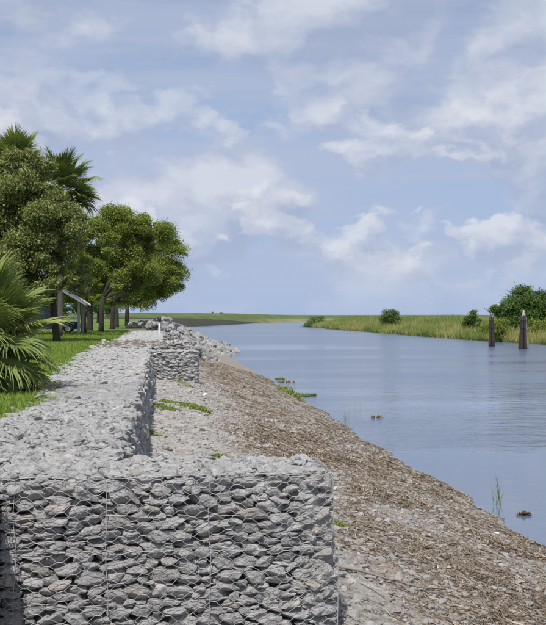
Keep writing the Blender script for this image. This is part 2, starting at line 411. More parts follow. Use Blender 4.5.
def pack(W, H, n, aspect, seed):
    """fill a W x H face with n stone outlines of uneven size: centre and half sizes"""
    r = np.random.default_rng(seed)
    S = np.stack([r.uniform(0, W, n), r.uniform(0, H, n)], 1); wgt = r.uniform(0.0, 1.0, n) ** 2.2 * (W * H / n) * 0.85
    G = np.stack(np.meshgrid(np.linspace(0, W, int(W * 70)), np.linspace(0, H, int(H * 110))), -1).reshape(-1, 2)
    for it in range(6):
        D = np.empty((len(G), n), np.float32)
        D[:] = (G[:, 0:1] - S[None, :, 0]) ** 2 / aspect + (G[:, 1:2] - S[None, :, 1]) ** 2 * aspect - wgt[None]
        own = D.argmin(1)
        for i in range(n):
            g = G[own == i]
            if len(g): S[i] = S[i] * 0.25 + g.mean(0) * 0.75
    out = []
    for i in range(n):
        g = G[own == i]
        if len(g) < 12: continue
        c = g.mean(0); d = g - c; cv = np.cov(d.T) + np.eye(2) * 1e-6; ev, ec = np.linalg.eigh(cv)
        a = math.atan2(ec[1, 1], ec[0, 1])
        if a > PI / 2: a -= PI
        if a < -PI / 2: a += PI
        if abs(a) > 0.6: a = 0.0; hu, hv = math.sqrt(cv[0, 0]) * 1.86, math.sqrt(cv[1, 1]) * 1.86
        else: hu, hv = math.sqrt(ev[1]) * 1.86, math.sqrt(ev[0]) * 1.86
        out.append((c[0], c[1], hu, hv, a))
    return out

BULGE = []                                 # seams between which the basket faces belly out
def belly(u, v, H):
    if not BULGE: return 0.0
    e = np.sort(np.abs(np.asarray(u, float)[..., None] - np.array(BULGE)), -1)[..., 0]
    return 0.055 * np.clip(e / 0.45, 0, 1) ** .6 * np.sin(np.clip(np.asarray(v, float) / H, 0.04, 1) * PI) ** .5 + 0.018 * vnoise(np.asarray(u) * 2.3, np.asarray(v) * 3.1, 4.4)
def place_stones(root, O, U, Vv, N, cells, meshes, sink=(-0.01, 0.03), grow=1.2, depth=0.8, tilt=0.2, bh=0.7):
    O, U, Vv, N = [np.asarray(q, float) for q in (O, U, Vv, N)]
    for (u, v, hu, hv, a) in cells:
        dd = min(max(hu * depth * random.uniform(0.8, 1.2), 0.05), 0.16)
        c = O + U * u + Vv * v - N * (dd * 0.95 + random.uniform(*sink) - float(belly(u, v, bh)))
        B = Matrix((Vector(U), Vector(N), Vector(Vv))).transposed()
        R = B.to_4x4() @ Euler((random.gauss(0, tilt), random.gauss(0, 0.06) - a, random.gauss(0, tilt))).to_matrix().to_4x4() @ Euler((0, random.choice((0, PI)), random.choice((0, PI)))).to_matrix().to_4x4()
        o = link('stone', random.choice(meshes), root)
        o.matrix_basis = Matrix.Translation(Vector(c) - root.location) @ R @ Matrix.Diagonal((hu * grow, dd, hv * grow, 1))

def hexwire(O, U, Vv, N, W, H, bulge, seed, r1=0.0026, r2=0.0042, sides=4, clip=None):
    """double-twist hexagonal netting over a face, slack over the stones"""
    O, U, Vv, N = [np.asarray(q, float) for q in (O, U, Vv, N)]
    f, a, bb = 0.046, 0.105, 0.091
    seg, rad = [], []
    ni, nj = int(W / a) + 2, int(H / bb) + 2
    s = a - f
    for i in range(-1, ni):
        for j in range(-1, nj):
            cx = i * a; cy = j * bb + (bb / 2 if i % 2 else 0)
            TL = (cx - f / 2, cy + bb / 2); TR = (cx + f / 2, cy + bb / 2); L = (cx - f / 2 - s, cy); R = (cx + f / 2 + s, cy)
            for A, B, w in ((TL, TR, r2), (L, TL, r1), (TR, R, r1)): seg.append((A, B)); rad.append(w)
    seg = np.array(seg); rad = np.array(rad)
    inside = ((seg[:, :, 0] > -0.03) & (seg[:, :, 0] < W + 0.03) & (seg[:, :, 1] > -0.03) & (seg[:, :, 1] < H + 0.03)).all(1)
    seg, rad = seg[inside], rad[inside]
    def warp(q):
        du = 0.016 * vnoise(q[..., 0] * 5, q[..., 1] * 5, seed) + 0.01 * vnoise(q[..., 0] * 14, q[..., 1] * 14, seed + 3)
        dv = 0.016 * vnoise(q[..., 0] * 5, q[..., 1] * 5, seed + 7) + 0.01 * vnoise(q[..., 0] * 14, q[..., 1] * 14, seed + 9)
        dn = bulge * (0.6 + vnoise(q[..., 0] * 6, q[..., 1] * 6, seed + 5))
        dn = dn + belly(q[..., 0], q[..., 1], H)
        u = np.clip(q[..., 0] + du, 0, W); v = np.clip(q[..., 1] + dv, 0, H)
        return O + u[..., None] * U + v[..., None] * Vv + dn[..., None] * N
    A, B = warp(seg[:, 0]), warp(seg[:, 1])
    d = B - A; d /= np.linalg.norm(d, axis=1)[:, None] + 1e-9
    x = np.cross(d, N + 0 * d); x /= np.linalg.norm(x, axis=1)[:, None] + 1e-9; y = np.cross(d, x)
    ring = [(x * math.cos(w) + y * math.sin(w)) * rad[:, None] for w in np.arange(sides) * 2 * PI / sides]
    V = np.stack([A + q for q in ring] + [B + q for q in ring], 1); n = len(A)
    F = np.array([(q, (q + 1) % sides, sides + (q + 1) % sides, sides + q) for q in range(sides)])
    return V.reshape(-1, 3), (F[None] + (np.arange(n) * 2 * sides)[:, None, None]).reshape(-1, 4)

def fill_block(name, lo, hi, root, n, seed, gap=0.10, skin_faces=('front', 'right')):
    """stones packed behind the visible ones plus the hidden heart of the basket"""
    r = np.random.default_rng(seed); lo = np.array(lo, float); hi = np.array(hi, float)
    P = []
    for f in skin_faces:
        q = r.uniform(lo + 0.06, hi - 0.06, (n, 3))
        if f == 'front': q[:, 1] = lo[1] + gap + r.uniform(0.05, 0.16, n)
        if f == 'right': q[:, 0] = hi[0] - gap - r.uniform(0.05, 0.16, n)
        if f == 'top': q[:, 2] = hi[2] - 0.05 - r.uniform(0.03, 0.08, n)
        P.append(q)
    P = np.concatenate(P); k = len(P)
    S = np.stack([r.uniform(0.07, 0.14, k), r.uniform(0.07, 0.11, k), r.uniform(0.035, 0.07, k)], 1)
    E = np.stack([r.normal(0, 0.2, k), r.normal(0, 0.2, k), r.uniform(0, 6.28, k)], 1)
    me = scatter(name, LOW, P, S, E, M_STONE, False)
    wpart('stone_fill', me, root, 'stuff')
    mb = MB(); c = (lo + hi) / 2; c[1] += 0.12; mb.box(c, (hi - lo) / 2 - np.array([0.2, 0.14, 0.075]))
    wpart('basket_core', mb.mesh('basket_core', M_STONE), root)

ex, ey, ez = np.eye(3)
XL = -1.40                                 # where the nearest basket's front face starts
TIER = -0.655
DEP = 1.02
# upper tier
DIA = [at(px, 545, TIER)[0] * FACE_Y / at(px, 545, TIER)[1] for px in (14, 107, 209)]
BULGE[:] = [q - XL for q in DIA] + [0.0, SPUR_R - XL]
up_ = thing('gabion_basket', 'nearest gabion end face, upper tier of grey stones under pale flat top', 'gabion', (0.1, FACE_Y + 0.4, TIER))
Wf = SPUR_R - XL
place_stones(up_, (XL, FACE_Y, TIER - 0.01), ex, ez, -ey, pack(Wf, -TIER - 0.02, 150, 2.3, 11), HI_ME)
BULGE_F = list(BULGE); BULGE.clear()
place_stones(up_, (SPUR_R, FACE_Y, TIER + 0.02), ey, ez, ex, pack(DEP, -TIER - 0.05, 26, 1.6, 12), HI_ME)
place_stones(up_, (XL + 0.02, FACE_Y + 0.03, -0.012), ex, ey, ez, pack(Wf - 0.05, DEP - 0.04, 130, 1.5, 13), TOP_ME, sink=(-0.04, 0.02), grow=1.15, depth=0.5, tilt=0.12)
fill_block('stone_fill', (XL, FACE_Y, TIER), (SPUR_R, FACE_Y + DEP, 0), up_, 240, 21, skin_faces=('front', 'right', 'top'))
BULGE[:] = BULGE_F
V1 = [hexwire((XL, FACE_Y, TIER), ex, ez, -ey, Wf, -TIER + 0.015, 0.012, 1, 0.0023, 0.0038)]
BULGE.clear()
V1 += [
      hexwire((SPUR_R, FACE_Y, TIER), ey, ez, ex, DEP, -TIER + 0.015, 0.014, 2, 0.0023, 0.0038),
      hexwire((XL, FACE_Y, 0.012), ex, ey, ez, Wf, DEP, 0.004, 3, 0.0011, 0.0014)]
def join(VF):
    off = 0; Vs, Fs = [], []
    for V, F in VF: Vs.append(V); Fs.append(F + off); off += len(V)
    return np.concatenate(Vs), np.concatenate(Fs)
wpart('wire_netting', mk('wire_netting', *join(V1), M_WIRE), up_)
def wire_line(A, B, r, sag, seed, n=26):
    A, B = np.array(A, float), np.array(B, float); tt = np.linspace(0, 1, n); P = A + (B - A) * tt[:, None]
    k = np.linalg.norm(B - A); P = P + sag * np.stack([vnoise(tt * k * 3, tt * 0 + seed + q) for q in (0.3, 5.7, 9.9)], 1)
    mb = MB(); mb.tube(P, r, 6); return mb
def frame(root, lo, hi, diaph, sag=0.018, r=0.0034, top=True):
    (x0, y0, z0), (x1, y1, z1) = lo, hi; e = 0.008
    L = [((x0, y0 - e, z1 + e), (x1 + e, y0 - e, z1 + e)), ((x0, y0 - e, z0), (x1 + e, y0 - e, z0)), ((x1 + e, y0 - e, z0), (x1 + e, y0 - e, z1)),
         ((x1 + e, y0, z1 + e), (x1 + e, y1, z1 + e)), ((x1 + e, y0, z0), (x1 + e, y1, z0)), ((x1 + e, y1, z0), (x1 + e, y1, z1))]
    if not top: L = L[1:3] + L[4:]
    L += [((x, y0 - e, z0), (x, y0 - e, z1)) for x in diaph]
    for i, (A, B) in enumerate(L): wpart('edge_wire', wire_line(A, B, r, sag, 3.3 * i).mesh('edge_wire', M_WIRE, True), root)
frame(up_, (XL, FACE_Y, TIER), (SPUR_R, FACE_Y + DEP, 0), DIA)
wpart('brace_wire', wire_line((XL, FACE_Y - 0.012, -0.36), (SPUR_R, FACE_Y - 0.012, -0.355), 0.003, 0.03, 77).mesh('brace_wire', M_WIRE, True), up_)
# lower tier, a little proud of the upper one
Z0 = -1.72; lo_r = SPUR_R + 0.035
low_ = thing('gabion_basket', 'nearest gabion end face, lower tier with rounder stones behind hexagonal wire', 'gabion', (0.1, FACE_Y + 0.4, Z0))
yl = FACE_Y - 0.015; BULGE[:] = BULGE_F
place_stones(low_, (XL, yl, Z0), ex, ez, -ey, pack(lo_r - XL, TIER - Z0 + 0.01, 250, 1.9, 14), HI_ME, bh=1.05)
BULGE.clear()
place_stones(low_, (lo_r, yl, Z0), ey, ez, ex, pack(DEP, TIER - Z0 - 0.02, 36, 1.5, 15), HI_ME)
fill_block('stone_fill', (XL, yl, Z0), (lo_r, FACE_Y + DEP, TIER - 0.03), low_, 280, 22)
BULGE[:] = BULGE_F
V1 = [hexwire((XL, yl, Z0), ex, ez, -ey, lo_r - XL, TIER - Z0, 0.012, 4, 0.0023, 0.0038)]
BULGE.clear()
V1 += [
      hexwire((lo_r, yl, Z0), ey, ez, ex, DEP, TIER - Z0, 0.014, 5, 0.0023, 0.0038)]
wpart('wire_netting', mk('wire_netting', *join(V1), M_WIRE), low_)
frame(low_, (XL, yl, Z0), (lo_r, FACE_Y + DEP, TIER - 0.012), DIA, top=False)
wpart('brace_wire', wire_line((XL, yl - 0.012, -1.12), (lo_r, yl - 0.012, -1.13), 0.003, 0.03, 87).mesh('brace_wire', M_WIRE, True), low_)

# the basket that comes toward the camera on the left, its river side in shade
nb = thing('gabion_basket', 'shaded gabion side along the left edge, meeting the nearest end face', 'gabion', (-1.9, 6.5, Z0))
place_stones(nb, (XL - 0.012, 5.2, Z0), ey, ez, ex, pack(FACE_Y - 5.25, -Z0 - 0.03, 170, 1.6, 16), HI_ME)
mb = MB(); mb.box((-2.2, 6.2, Z0 / 2 - 0.03), (0.62, 3.2, -Z0 / 2 - 0.06)); wpart('basket_core', mb.mesh('basket_core', M_STONE), nb)
n = 1900; P = np.stack([rng.uniform(-2.9, XL - 0.1, n), rng.uniform(3, FACE_Y + DEP + .1, n), rng.uniform(-0.09, -0.03, n)], 1)
wpart('stone_fill', scatter('stone_fill', LOW, P, np.stack([rng.uniform(.07, .14, n), rng.uniform(.06, .11, n), rng.uniform(.03, .06, n)], 1), np.stack([rng.normal(0, .1, n), rng.normal(0, .1, n), rng.uniform(0, 6.28, n)], 1), M_TOP, False), nb, 'stuff')
wpart('wire_netting', mk('wire_netting', *hexwire((XL - 0.005, 5.2, Z0), ey, ez, ex, FACE_Y - 5.22, -Z0, 0.012, 6, 0.0023, 0.0038), M_WIRE), nb)

# the long wall
wall = thing('gabion_wall', 'long gabion wall with flat pale stone top running beside the lawn', 'gabion wall', (-1.3, 27, -1.2))
Y0, Y1 = FACE_Y + DEP + 0.01, 47.2
mb = MB()
for q in np.arange(Y0, Y1, 1.0):
    xa = float(max(lawn_edge(q + .2), lawn_edge(q + .8))) + .12; mb.box(((xa + WALL_R - .12) / 2, q + .5, -.64 - .002 * (q % 2)), ((WALL_R - .12 - xa) / 2 - .05, .5, .60))
wpart('wall_core', mb.mesh('wall_core', M_TOP), wall)
cells = pack(2.35, 6.6, 330, 1.5, 17)
cells = [c for c in cells if c[0] - 2.35 + WALL_R > lawn_edge(Y0 + c[1]) - 0.1][:296]
place_stones(wall, (WALL_R - 2.35, Y0, -0.012), ex, ey, ez, cells, TOP_ME, sink=(-0.03, 0.02), grow=1.1, depth=0.36, tilt=0.10)
n = 20000; yy = Y0 + 6.0 + (Y1 - Y0 - 6.3) * rng.uniform(0, 1, n) ** 1.25; xx = rng.uniform(-3.3, WALL_R - 0.05, n)
k = xx > lawn_edge(yy) - 0.05 + 0.25 * rng.normal(size=n); xx, yy = xx[k], yy[k]; n = len(xx)
P = np.stack([xx, yy, rng.uniform(-0.05, -0.015, n)], 1); g = (0.38 + 0.8 * rng.uniform(0, 1, n) ** 2.2)[:, None]
me = scatter('stone_fill', MID[:4] + LOW, P, g * np.stack([rng.uniform(.07, .17, n), rng.uniform(.06, .12, n), rng.uniform(.02, .045, n)], 1), np.stack([rng.normal(0, .16, n), rng.normal(0, .2, n), rng.uniform(0, 6.28, n)], 1), M_TOP, False)
wpart('stone_fill', me, wall, 'stuff')
n = 5200; yy = np.where(rng.uniform(0, 1, n) < .25, rng.uniform(FACE_Y + .06, Y0, n), rng.uniform(Y0, Y0 + 7, n)); xx = np.where(yy < Y0, rng.uniform(XL, SPUR_R - .08, n), rng.uniform(-2.9, WALL_R - .05, n))
k = (yy < Y0) | (xx > lawn_edge(yy)); xx, yy = xx[k], yy[k]; n = len(xx); g = (.022 + .065 * rng.uniform(0, 1, n) ** 2)[:, None]
me = scatter('stone_chips', MID[:3] + LOW, np.stack([xx, yy, rng.uniform(-.012, .022, n)], 1), g * np.stack([rng.uniform(.8, 1.6, n), rng.uniform(.6, 1.1, n), rng.uniform(.3, .6, n)], 1), np.stack([rng.normal(0, .25, n), rng.normal(0, .25, n), rng.uniform(0, 6.28, n)], 1), M_TOP, False)
wpart('stone_chips', me, wall, 'stuff')
n = 2000; yy = rng.uniform(Y0, Y1, n); zz = rng.uniform(-1.25, -0.02, n)
bul = 0.16 * fbm(yy * 0.9, zz * 1.5, 2.2, 3) + 0.10 * sstep(zz, 0, -1.2)
P = np.stack([WALL_R - 0.10 + bul + rng.uniform(-0.05, 0.05, n), yy, zz], 1)
me = scatter('face_stones', MID, P, np.stack([rng.uniform(.07, .15, n), rng.uniform(.07, .17, n), rng.uniform(.04, .10, n)], 1), np.stack([rng.normal(0, .35, n), rng.normal(0, .35, n), rng.uniform(0, 6.28, n)], 1), M_STONE, False)
wpart('face_stones', me, wall, 'stuff')
V1 = [hexwire((WALL_R - 1.5, Y0, 0.012), ex, ey, ez, 1.5, 12.0, 0.012, 8, 0.0011, 0.0014, 3)]
wpart('wire_netting', mk('wire_netting', *join(V1), M_WIRE), wall)

# the spurs farther along
def spur(y, label, n, x0=WALL_R, x1=SPUR_R, zb=-1.32, hw=True):
    r = thing('gabion_spur', label, 'gabion', ((x0 + x1) / 2, y + 0.5, zb), 'gabion spurs along the bank')
    mb = MB(); mb.box(((x0 + x1) / 2, y + 0.55, zb / 2 - 0.05), ((x1 - x0) / 2 - 0.12, 0.42, -zb / 2 - 0.06)); wpart('basket_core', mb.mesh('basket_core', M_STONE), r)
    def stones(nm, P, mat, flat=1.0):
        k = len(P); me = scatter(nm, MID, P, np.stack([rng.uniform(.08, .17, k), rng.uniform(.07, .13, k), rng.uniform(.04, .085, k) * flat], 1), np.stack([rng.normal(0, .18, k), rng.normal(0, .18, k), rng.uniform(-0.5, .5, k)], 1), mat)
        wpart(nm, me, r, 'stuff')
    stones('face_stones', np.stack([rng.uniform(x0 + .08, x1 - .08, n), y + rng.uniform(0.05, 0.15, n), rng.uniform(zb, -0.09, n)], 1), M_STONE)
    stones('side_stones', np.stack([x1 - rng.uniform(0.06, 0.14, n // 2), rng.uniform(y + .08, y + .95, n // 2), rng.uniform(zb, -0.09, n // 2)], 1), M_STONE)
    stones('top_stones', np.stack([rng.uniform(x0, x1 - .08, n), rng.uniform(y + .08, y + .95, n), rng.uniform(-0.075, -0.03, n)], 1), M_TOP, 0.7)
    if hw:
        V1 = [hexwire((x0, y - 0.01, zb), ex, ez, -ey, x1 - x0, -zb, 0.012, y, 0.003, 0.004, 3)]
        wpart('wire_netting', mk('wire_netting', *join(V1), M_WIRE), r)
Ys = at(175, 350.5)[1]
spur(Ys, 'second gabion spur, jutting from the far end of the long wall', 330)
spur(at(176, 341)[1], 'third gabion spur, just behind the second one and right of white post', 260, 0.0, 1.62, -1.4, False)
spur(at(172, 332.8)[1], 'farthest gabion spur, directly in front of the boulder bank', 200, 0.0, 1.6, -1.4, False)

# walls between the farther spurs: low stone tops with a strip of bare earth before them
m_dirt = plain('bare_earth', (0.145, 0.12, 0.09), 0.95, 0, 0.5, 3)
ya, yb = Y1 + 0.1, at(150, 340)[1]
sheet('earth_patch', np.linspace(-3.1, 0.3, 20), np.linspace(ya, yb, 30), lambda x, y: -0.008 + 0.02 * fbm(x * 2, y * 2), m_dirt)
n = 420; yy = rng.uniform(ya - .3, yb + .3, n); e_ = np.minimum(yy - ya, yb - yy); k = rng.uniform(0, 1, n) < np.where(e_ < 1.2, .9, .22); yy = yy[k]; n = len(yy)
P = np.stack([rng.uniform(-3.2, .2, n), yy, rng.uniform(-.02, .02, n)], 1)
tag(link('earth_rubble', scatter('earth_rubble', MID, P, rng.uniform(.05, .14, (n, 1)) * np.array([1.2, 1, .5]), np.stack([rng.normal(0, .1, n), rng.normal(0, .1, n), rng.uniform(0, 6, n)], 1), M_GRAVEL, False)), 'loose stones strewn over the bare earth patch', 'rubble', kind='stuff')
fw = thing('gabion_wall', 'farther low stretch of gabion wall beyond the bare earth patch', 'gabion wall', (-1.2, yb + 20, -1.2))
mb = MB(); mb.box((-1.2, yb + 21, -0.66), (1.1, 20.8, 0.57)); wpart('wall_core', mb.mesh('wall_core', M_TOP), fw)
n = 4200; yy = rng.uniform(yb, yb + 41, n); xx = rng.uniform(-2.6, 0.05, n) + 0.25 * vnoise(yy * 0.8, yy * 0)
P = np.stack([xx, yy, rng.uniform(-0.06, 0.0, n)], 1)
wpart('stone_fill', scatter('stone_fill', LOW, P, np.stack([rng.uniform(.09, .2, n), rng.uniform(.08, .15, n), rng.uniform(.03, .07, n)], 1), np.stack([rng.normal(0, .1, n), rng.normal(0, .1, n), rng.uniform(0, 6.28, n)], 1), M_TOP, False), fw, 'stuff')
n = 1200; P = np.stack([0.05 + rng.uniform(-.06, .06, n), rng.uniform(yb, yb + 41, n), rng.uniform(-1.3, -0.03, n)], 1)
wpart('face_stones', scatter('face_stones', LOW, P, np.stack([rng.uniform(.08, .15, n), rng.uniform(.09, .2, n), rng.uniform(.05, .1, n)], 1), np.stack([rng.normal(0, .2, n), rng.normal(0, .2, n), rng.uniform(0, 6.28, n)], 1), M_STONE, False), fw, 'stuff')

# ------------------------------------------------------------------ boulder bank
bb_ = thing('riprap_bank', 'sloping bank of big pale grey boulders running down into the canal', 'boulder bank', (3, 110, -3))
def rip_z(x, y):
    xt = np.interp(y, [74, 100, 125, 147, 155], [3.4, 5.6, 8.3, 11.0, 11.0])                         # toe of the pile
    top = 0.15 + 0.7 * sstep(y, 78, 110)
    s = np.clip((x - 0.6) / (xt - 0.6), 0, 1)
    floor_ = np.minimum(ground_z(x, y) - 0.05, np.interp(y, [74, 95], [0, Z_W - .2]))
    top = top * sstep(x, -2.0, 1.5) + 0.03
    return top + (np.maximum(floor_, Z_W - 0.25) - top) * s ** 0.85, xt
n = 5600; yy = 74 + 78 * rng.uniform(0, 1, n) ** 0.9; xx = rng.uniform(-3.6, 13.4, n)
zz, xt = rip_z(xx, yy); k = (xx < xt + 0.3) & ~((xx < 1.9) & (yy < at(172, 332.8)[1] + 2)); xx, yy, zz = xx[k], yy[k], zz[k]
k = ~((xx < 0.2) & (yy < 104)) & ~((xx < -1.2) & (yy < 118)); xx, yy, zz = xx[k], yy[k], zz[k]
order = np.argsort(yy); xx, yy, zz = xx[order], yy[order], zz[order]
n = len(xx); sz = rng.uniform(0.17, 0.36, n) * np.interp(yy, [74, 95], [.75, 1]) * (1 + 0.5 * (rng.uniform(0, 1, n) > 0.86))
bould = [mk('boulder', *rock(500 + i, 2, 16, 0.06), M_BOULDER, False) for i in range(9)]
big = np.argsort(-sz / (yy + 20))[:298]; isbig = np.zeros(n, bool); isbig[big] = True
for i in np.where(isbig)[0]:
    s = sz[i] * 1.1
    link('boulder', random.choice(bould), bb_, Vector((xx[i], yy[i], zz[i] + 0.12)) - bb_.location, (random.uniform(0, 6), random.uniform(0, 6), random.uniform(0, 6)), (s, s * random.uniform(.65, .95), s * random.uniform(.55, .85)))
k = ~isbig; s = sz[k][:, None]
wpart('loose_boulders', scatter('loose_boulders', LOW, np.stack([xx[k], yy[k], zz[k]], 1), s * rng.uniform(.6, 1.0, (k.sum(), 3)), rng.uniform(0, 6.28, (k.sum(), 3)), M_BOULDER, False), bb_, 'stuff')
X, Y = np.meshgrid(np.linspace(.5, 13.4, 50), np.linspace(92, 153, 60)); Z, XT = rip_z(X, Y); Z = Z - 1.3 * sstep(Y, 106, 94) * sstep(X, 4, 1) - 0.45 + .25 * fbm(X * .8, Y * .8)
I = (np.arange(59)[:, None] * 50 + np.arange(49)[None]).ravel()
wpart('bank_core', mk('bank_core', np.stack([X, Y, Z], -1).reshape(-1, 3), np.stack([I, I + 1, I + 51, I + 50], 1), M_BOULDER), bb_)

# ------------------------------------------------------------------ slope cover: gravel, reed litter
def on_slope(n, y0, y1, power, xa, xb):
    y = y0 + (y1 - y0) * rng.uniform(0, 1, n) ** power; x = rng.uniform(xa, xb, n) * 1.0
    return x, y
def brownness(x, y):
    s = (x - 1.5) / (shore_x(y) - 1.5) - 0.13 * sstep(y, 22, 10)
    return np.interp(s + 0.26 * fbm(x * 0.5, y * 0.35, 1.1, 3), [-.3, -0.02, 0.12, 0.30, 0.55, 0.75, 0.88, 1.0], [0.0, 0.05, 0.35, 1.0, 0.5, 0.55, 1.0, 1.0]) * np.clip(1.05 + 2.3 * fbm(x * .8 + 3, y * .5, 7.7, 3), .08, 1.25)
n = 26000; x, y = on_slope(n, 7.5, 50, 1.7, -0.3, 8.2)
k = (~((x < SPUR_R + .08) & (y < FACE_Y + DEP) & (y > FACE_Y - .1))) & (x < shore_x(y) - 0.05) & (rng.uniform(0, 1, n) > brownness(x, y) * 0.75)
x, y = x[k], y[k]; n = len(x); s = (0.010 + 0.042 * rng.uniform(0, 1, n) ** 5)[:, None]
P = np.stack([x, y, ground_z(x, y) + 0.004], 1)
tag(link('slope_gravel', scatter('slope_gravel', TINY + LOW[:2], P, s * rng.uniform(.6, 1.5, (n, 3)) * np.array([1.3, 1.3, .7]), rng.uniform(0, 6.28, (n, 3)) * np.array([.1, .1, 1]), M_GRAVEL, False)),
    'pale limestone gravel strewn over the bank', 'gravel', kind='stuff')
# flat pale rubble near the wall
n = 900; x, y = on_slope(n, 8, 46, 1.4, -0.3, 4.2); k = ~((x < SPUR_R + .15) & (y < FACE_Y + DEP + .1)); x, y = x[k], y[k]; n = len(x); s = (0.025 + 0.06 * rng.uniform(0, 1, n) ** 2.5)[:, None]
tag(link('slope_rubble', scatter('slope_rubble', MID, np.stack([x, y, ground_z(x, y)], 1), s * rng.uniform(.7, 1.3, (n, 3)) * np.array([1.3, 1.1, .55]), rng.normal(0, .15, (n, 3)) + np.array([0, 0, 1]) * rng.uniform(0, 6, (n, 1)), M_GRAVEL)),
    'broken pale stones half sunk in the bank by the wall', 'rubble', kind='stuff')

def stalks(n, y0, y1, power, lmin, lmax, wid, dens, seed, lift=0.06):
    r = np.random.default_rng(seed)
    y = y0 + (y1 - y0) * r.uniform(0, 1, n) ** power; x = r.uniform(-0.2, 8.5, n)
    k = (r.uniform(0, 1, n) < dens(x, y)) & (x < shore_x(y) + 0.10) & ~((x < SPUR_R + .12) & (y < FACE_Y + DEP + .05)); x, y = x[k], y[k]; n = len(x)
    L = r.uniform(lmin, lmax, n) * r.uniform(.5, 1, n); th = r.normal(1.25, 0.75, n) * np.where(r.uniform(0, 1, n) > .5, 1, 1); w = wid * r.uniform(.5, 1.3, n)
    pile = lift * np.clip(brownness(x, y), 0, 1) * np.clip(0.5 + fbm(x * 2.2, y * 2.2, 6.6, 2) * 1.6, 0.1, 1.4)
    dx, dy = np.cos(th), np.sin(th); bend = r.normal(0, .12, n) * L
    V = []
    for q in (-.5, 0.0, .5):
        px = x + dx * L * q - dy * bend * (0.25 - q * q) * 4; py = y + dy * L * q + dx * bend * (0.25 - q * q) * 4
        base = ground_z(px, py) + pile * r.uniform(.2, 1.2, n) + 0.006
        for s_ in (-1, 1):
            V.append(np.stack([px - dy * w * s_, py + dx * w * s_, base + (0.004 if s_ > 0 else -0.004) + w * r.normal(0, .9, n)], 1))
    V = np.stack(V, 1)
    F = np.array([(0, 2, 3, 1), (2, 4, 5, 3)])
    return V.reshape(-1, 3), (F[None] + (np.arange(n) * 6)[:, None, None]).reshape(-1, 4)
VF = [stalks(80000, 7.0, 34, 1.5, .05, .32, .0055, brownness, 41), stalks(34000, 25, 80, 1.2, .12, .6, .010, brownness, 42),
      stalks(2600, 7.0, 30, 1.5, .3, .9, .006, brownness, 43, .09), stalks(6000, 7, 30, 1.4, .03, .08, .011, brownness, 44)]
for q in range(26):
    cx, cy = rng.uniform(2.0, 7.6), 9 + 26 * rng.uniform(0, 1) ** 1.3; rr = rng.uniform(.18, .5)
    VF.append(stalks(5200, cy - 1, cy + 1, 1,   .06, .4, .008, lambda x, y: 1.15 * np.exp(-((x - cx) / rr) ** 2 - ((y - cy) / rr / 1.6) ** 2) , 300 + q, .16))
tag(link('reed_litter', mk('reed_litter', *join(VF), M_LITTER, False)), 'brown dried reed stalks washed up over the bank', 'reed litter', kind='stuff')
VF = [stalks(5000, 7.0, 40, 1.5, .05, .35, .006, lambda x, y: np.where(x < 4.5, .5, .1), 45, 0.02)]
M_STRAW = leaf_mat('bleached_straw', [(0, (0.25, 0.21, 0.15)), (0.5, (0.42, 0.38, 0.30)), (1, (0.58, 0.54, 0.45))], 0.08, 0.85)
tag(link('bleached_straw', mk('bleached_straw', *join(VF), M_STRAW, False)), 'thin bleached straw scattered over the pale stones', 'straw', kind='stuff')

# dead branches lying on the bank
M_STICK = plain('weathered_stick', (0.27, 0.225, 0.175), 0.9, 0, 0.4, 20)
def slope_at(px, py):
    r = ray(px, py); o = np.array([0, 0, CAM_H]); lo_t, hi_t = 0.002, 0.2
    for tt in np.linspace(0.003, 0.2, 1500):
        q = o + r * tt
        if q[2] < ground_z(q[0], q[1]): return np.array([q[0], q[1], float(ground_z(q[0], q[1]))])
    return o + r * 0.05
def branch(pts, r0, label, twigs=()):
    P = np.array([slope_at(*p) for p in pts]); P[:, 2] += r0 + 0.03
    root = thing('dead_branch', label, 'branch', P[0])
    mb = MB(); mb.tube(P, np.linspace(r0, r0 * .45, len(P)), 7); wpart('stem', mb.mesh('stem', M_STICK, True), root)
    for i, d, L in twigs:
        mb = MB(); a = P[i]; d = np.array(d, float); mb.tube([a, a + d * L * .5 + (0, 0, .02), a + d * L], [r0 * .5, r0 * .4, r0 * .2], 5); wpart('twig', mb.mesh('twig', M_STICK, True), root)
branch([(334, 570), (362, 577), (392, 585), (420, 592), (446, 593)], 0.017, 'long thin grey branch lying on the bank beside the nearest gabion', [(2, (.2, -.9, .1), .5), (3, (.5, .7, .2), .3)])
branch([(470, 560), (492, 572), (516, 578)], 0.012, 'bare brown stick on the litter near the lower right of the bank', [(1, (.3, .8, .3), .25)])
branch([(258, 425), (272, 431), (288, 433)], 0.02, 'short dark stick on the bank above the nearest gabion', [(1, (.2, .8, .3), .3)])
# small bits of rubbish
def scrap(px, py, mat, name, label, cat, s):
    p = slope_at(px, py); V, F = rock(int(px), 1, 4); o = link(name, mk(name, V, F, mat), None, p + np.array([0, 0, s * .5]), (0.3, .2, px), (s * 1.3, s, s * .7)); tag(o, label, cat)
scrap(413, 522, plain('violet_plastic', (0.13, 0.11, 0.42), 0.5), 'plastic_scrap', 'small violet blue plastic scrap on the brown bank', 'litter', 0.032)
scrap(497, 536, plain('white_plastic', (0.75, 0.75, 0.74), 0.4), 'plastic_scrap', 'small white scrap near the water line at right', 'litter', 0.05)
scrap(436, 571, bpy.data.materials['white_plastic'], 'plastic_scrap', 'small white scrap amid brown litter low on the bank', 'litter', 0.04)
scrap(205, 396, bpy.data.materials['white_plastic'], 'plastic_scrap', 'small white scrap on pale ground behind the green weed strip', 'litter', 0.07)

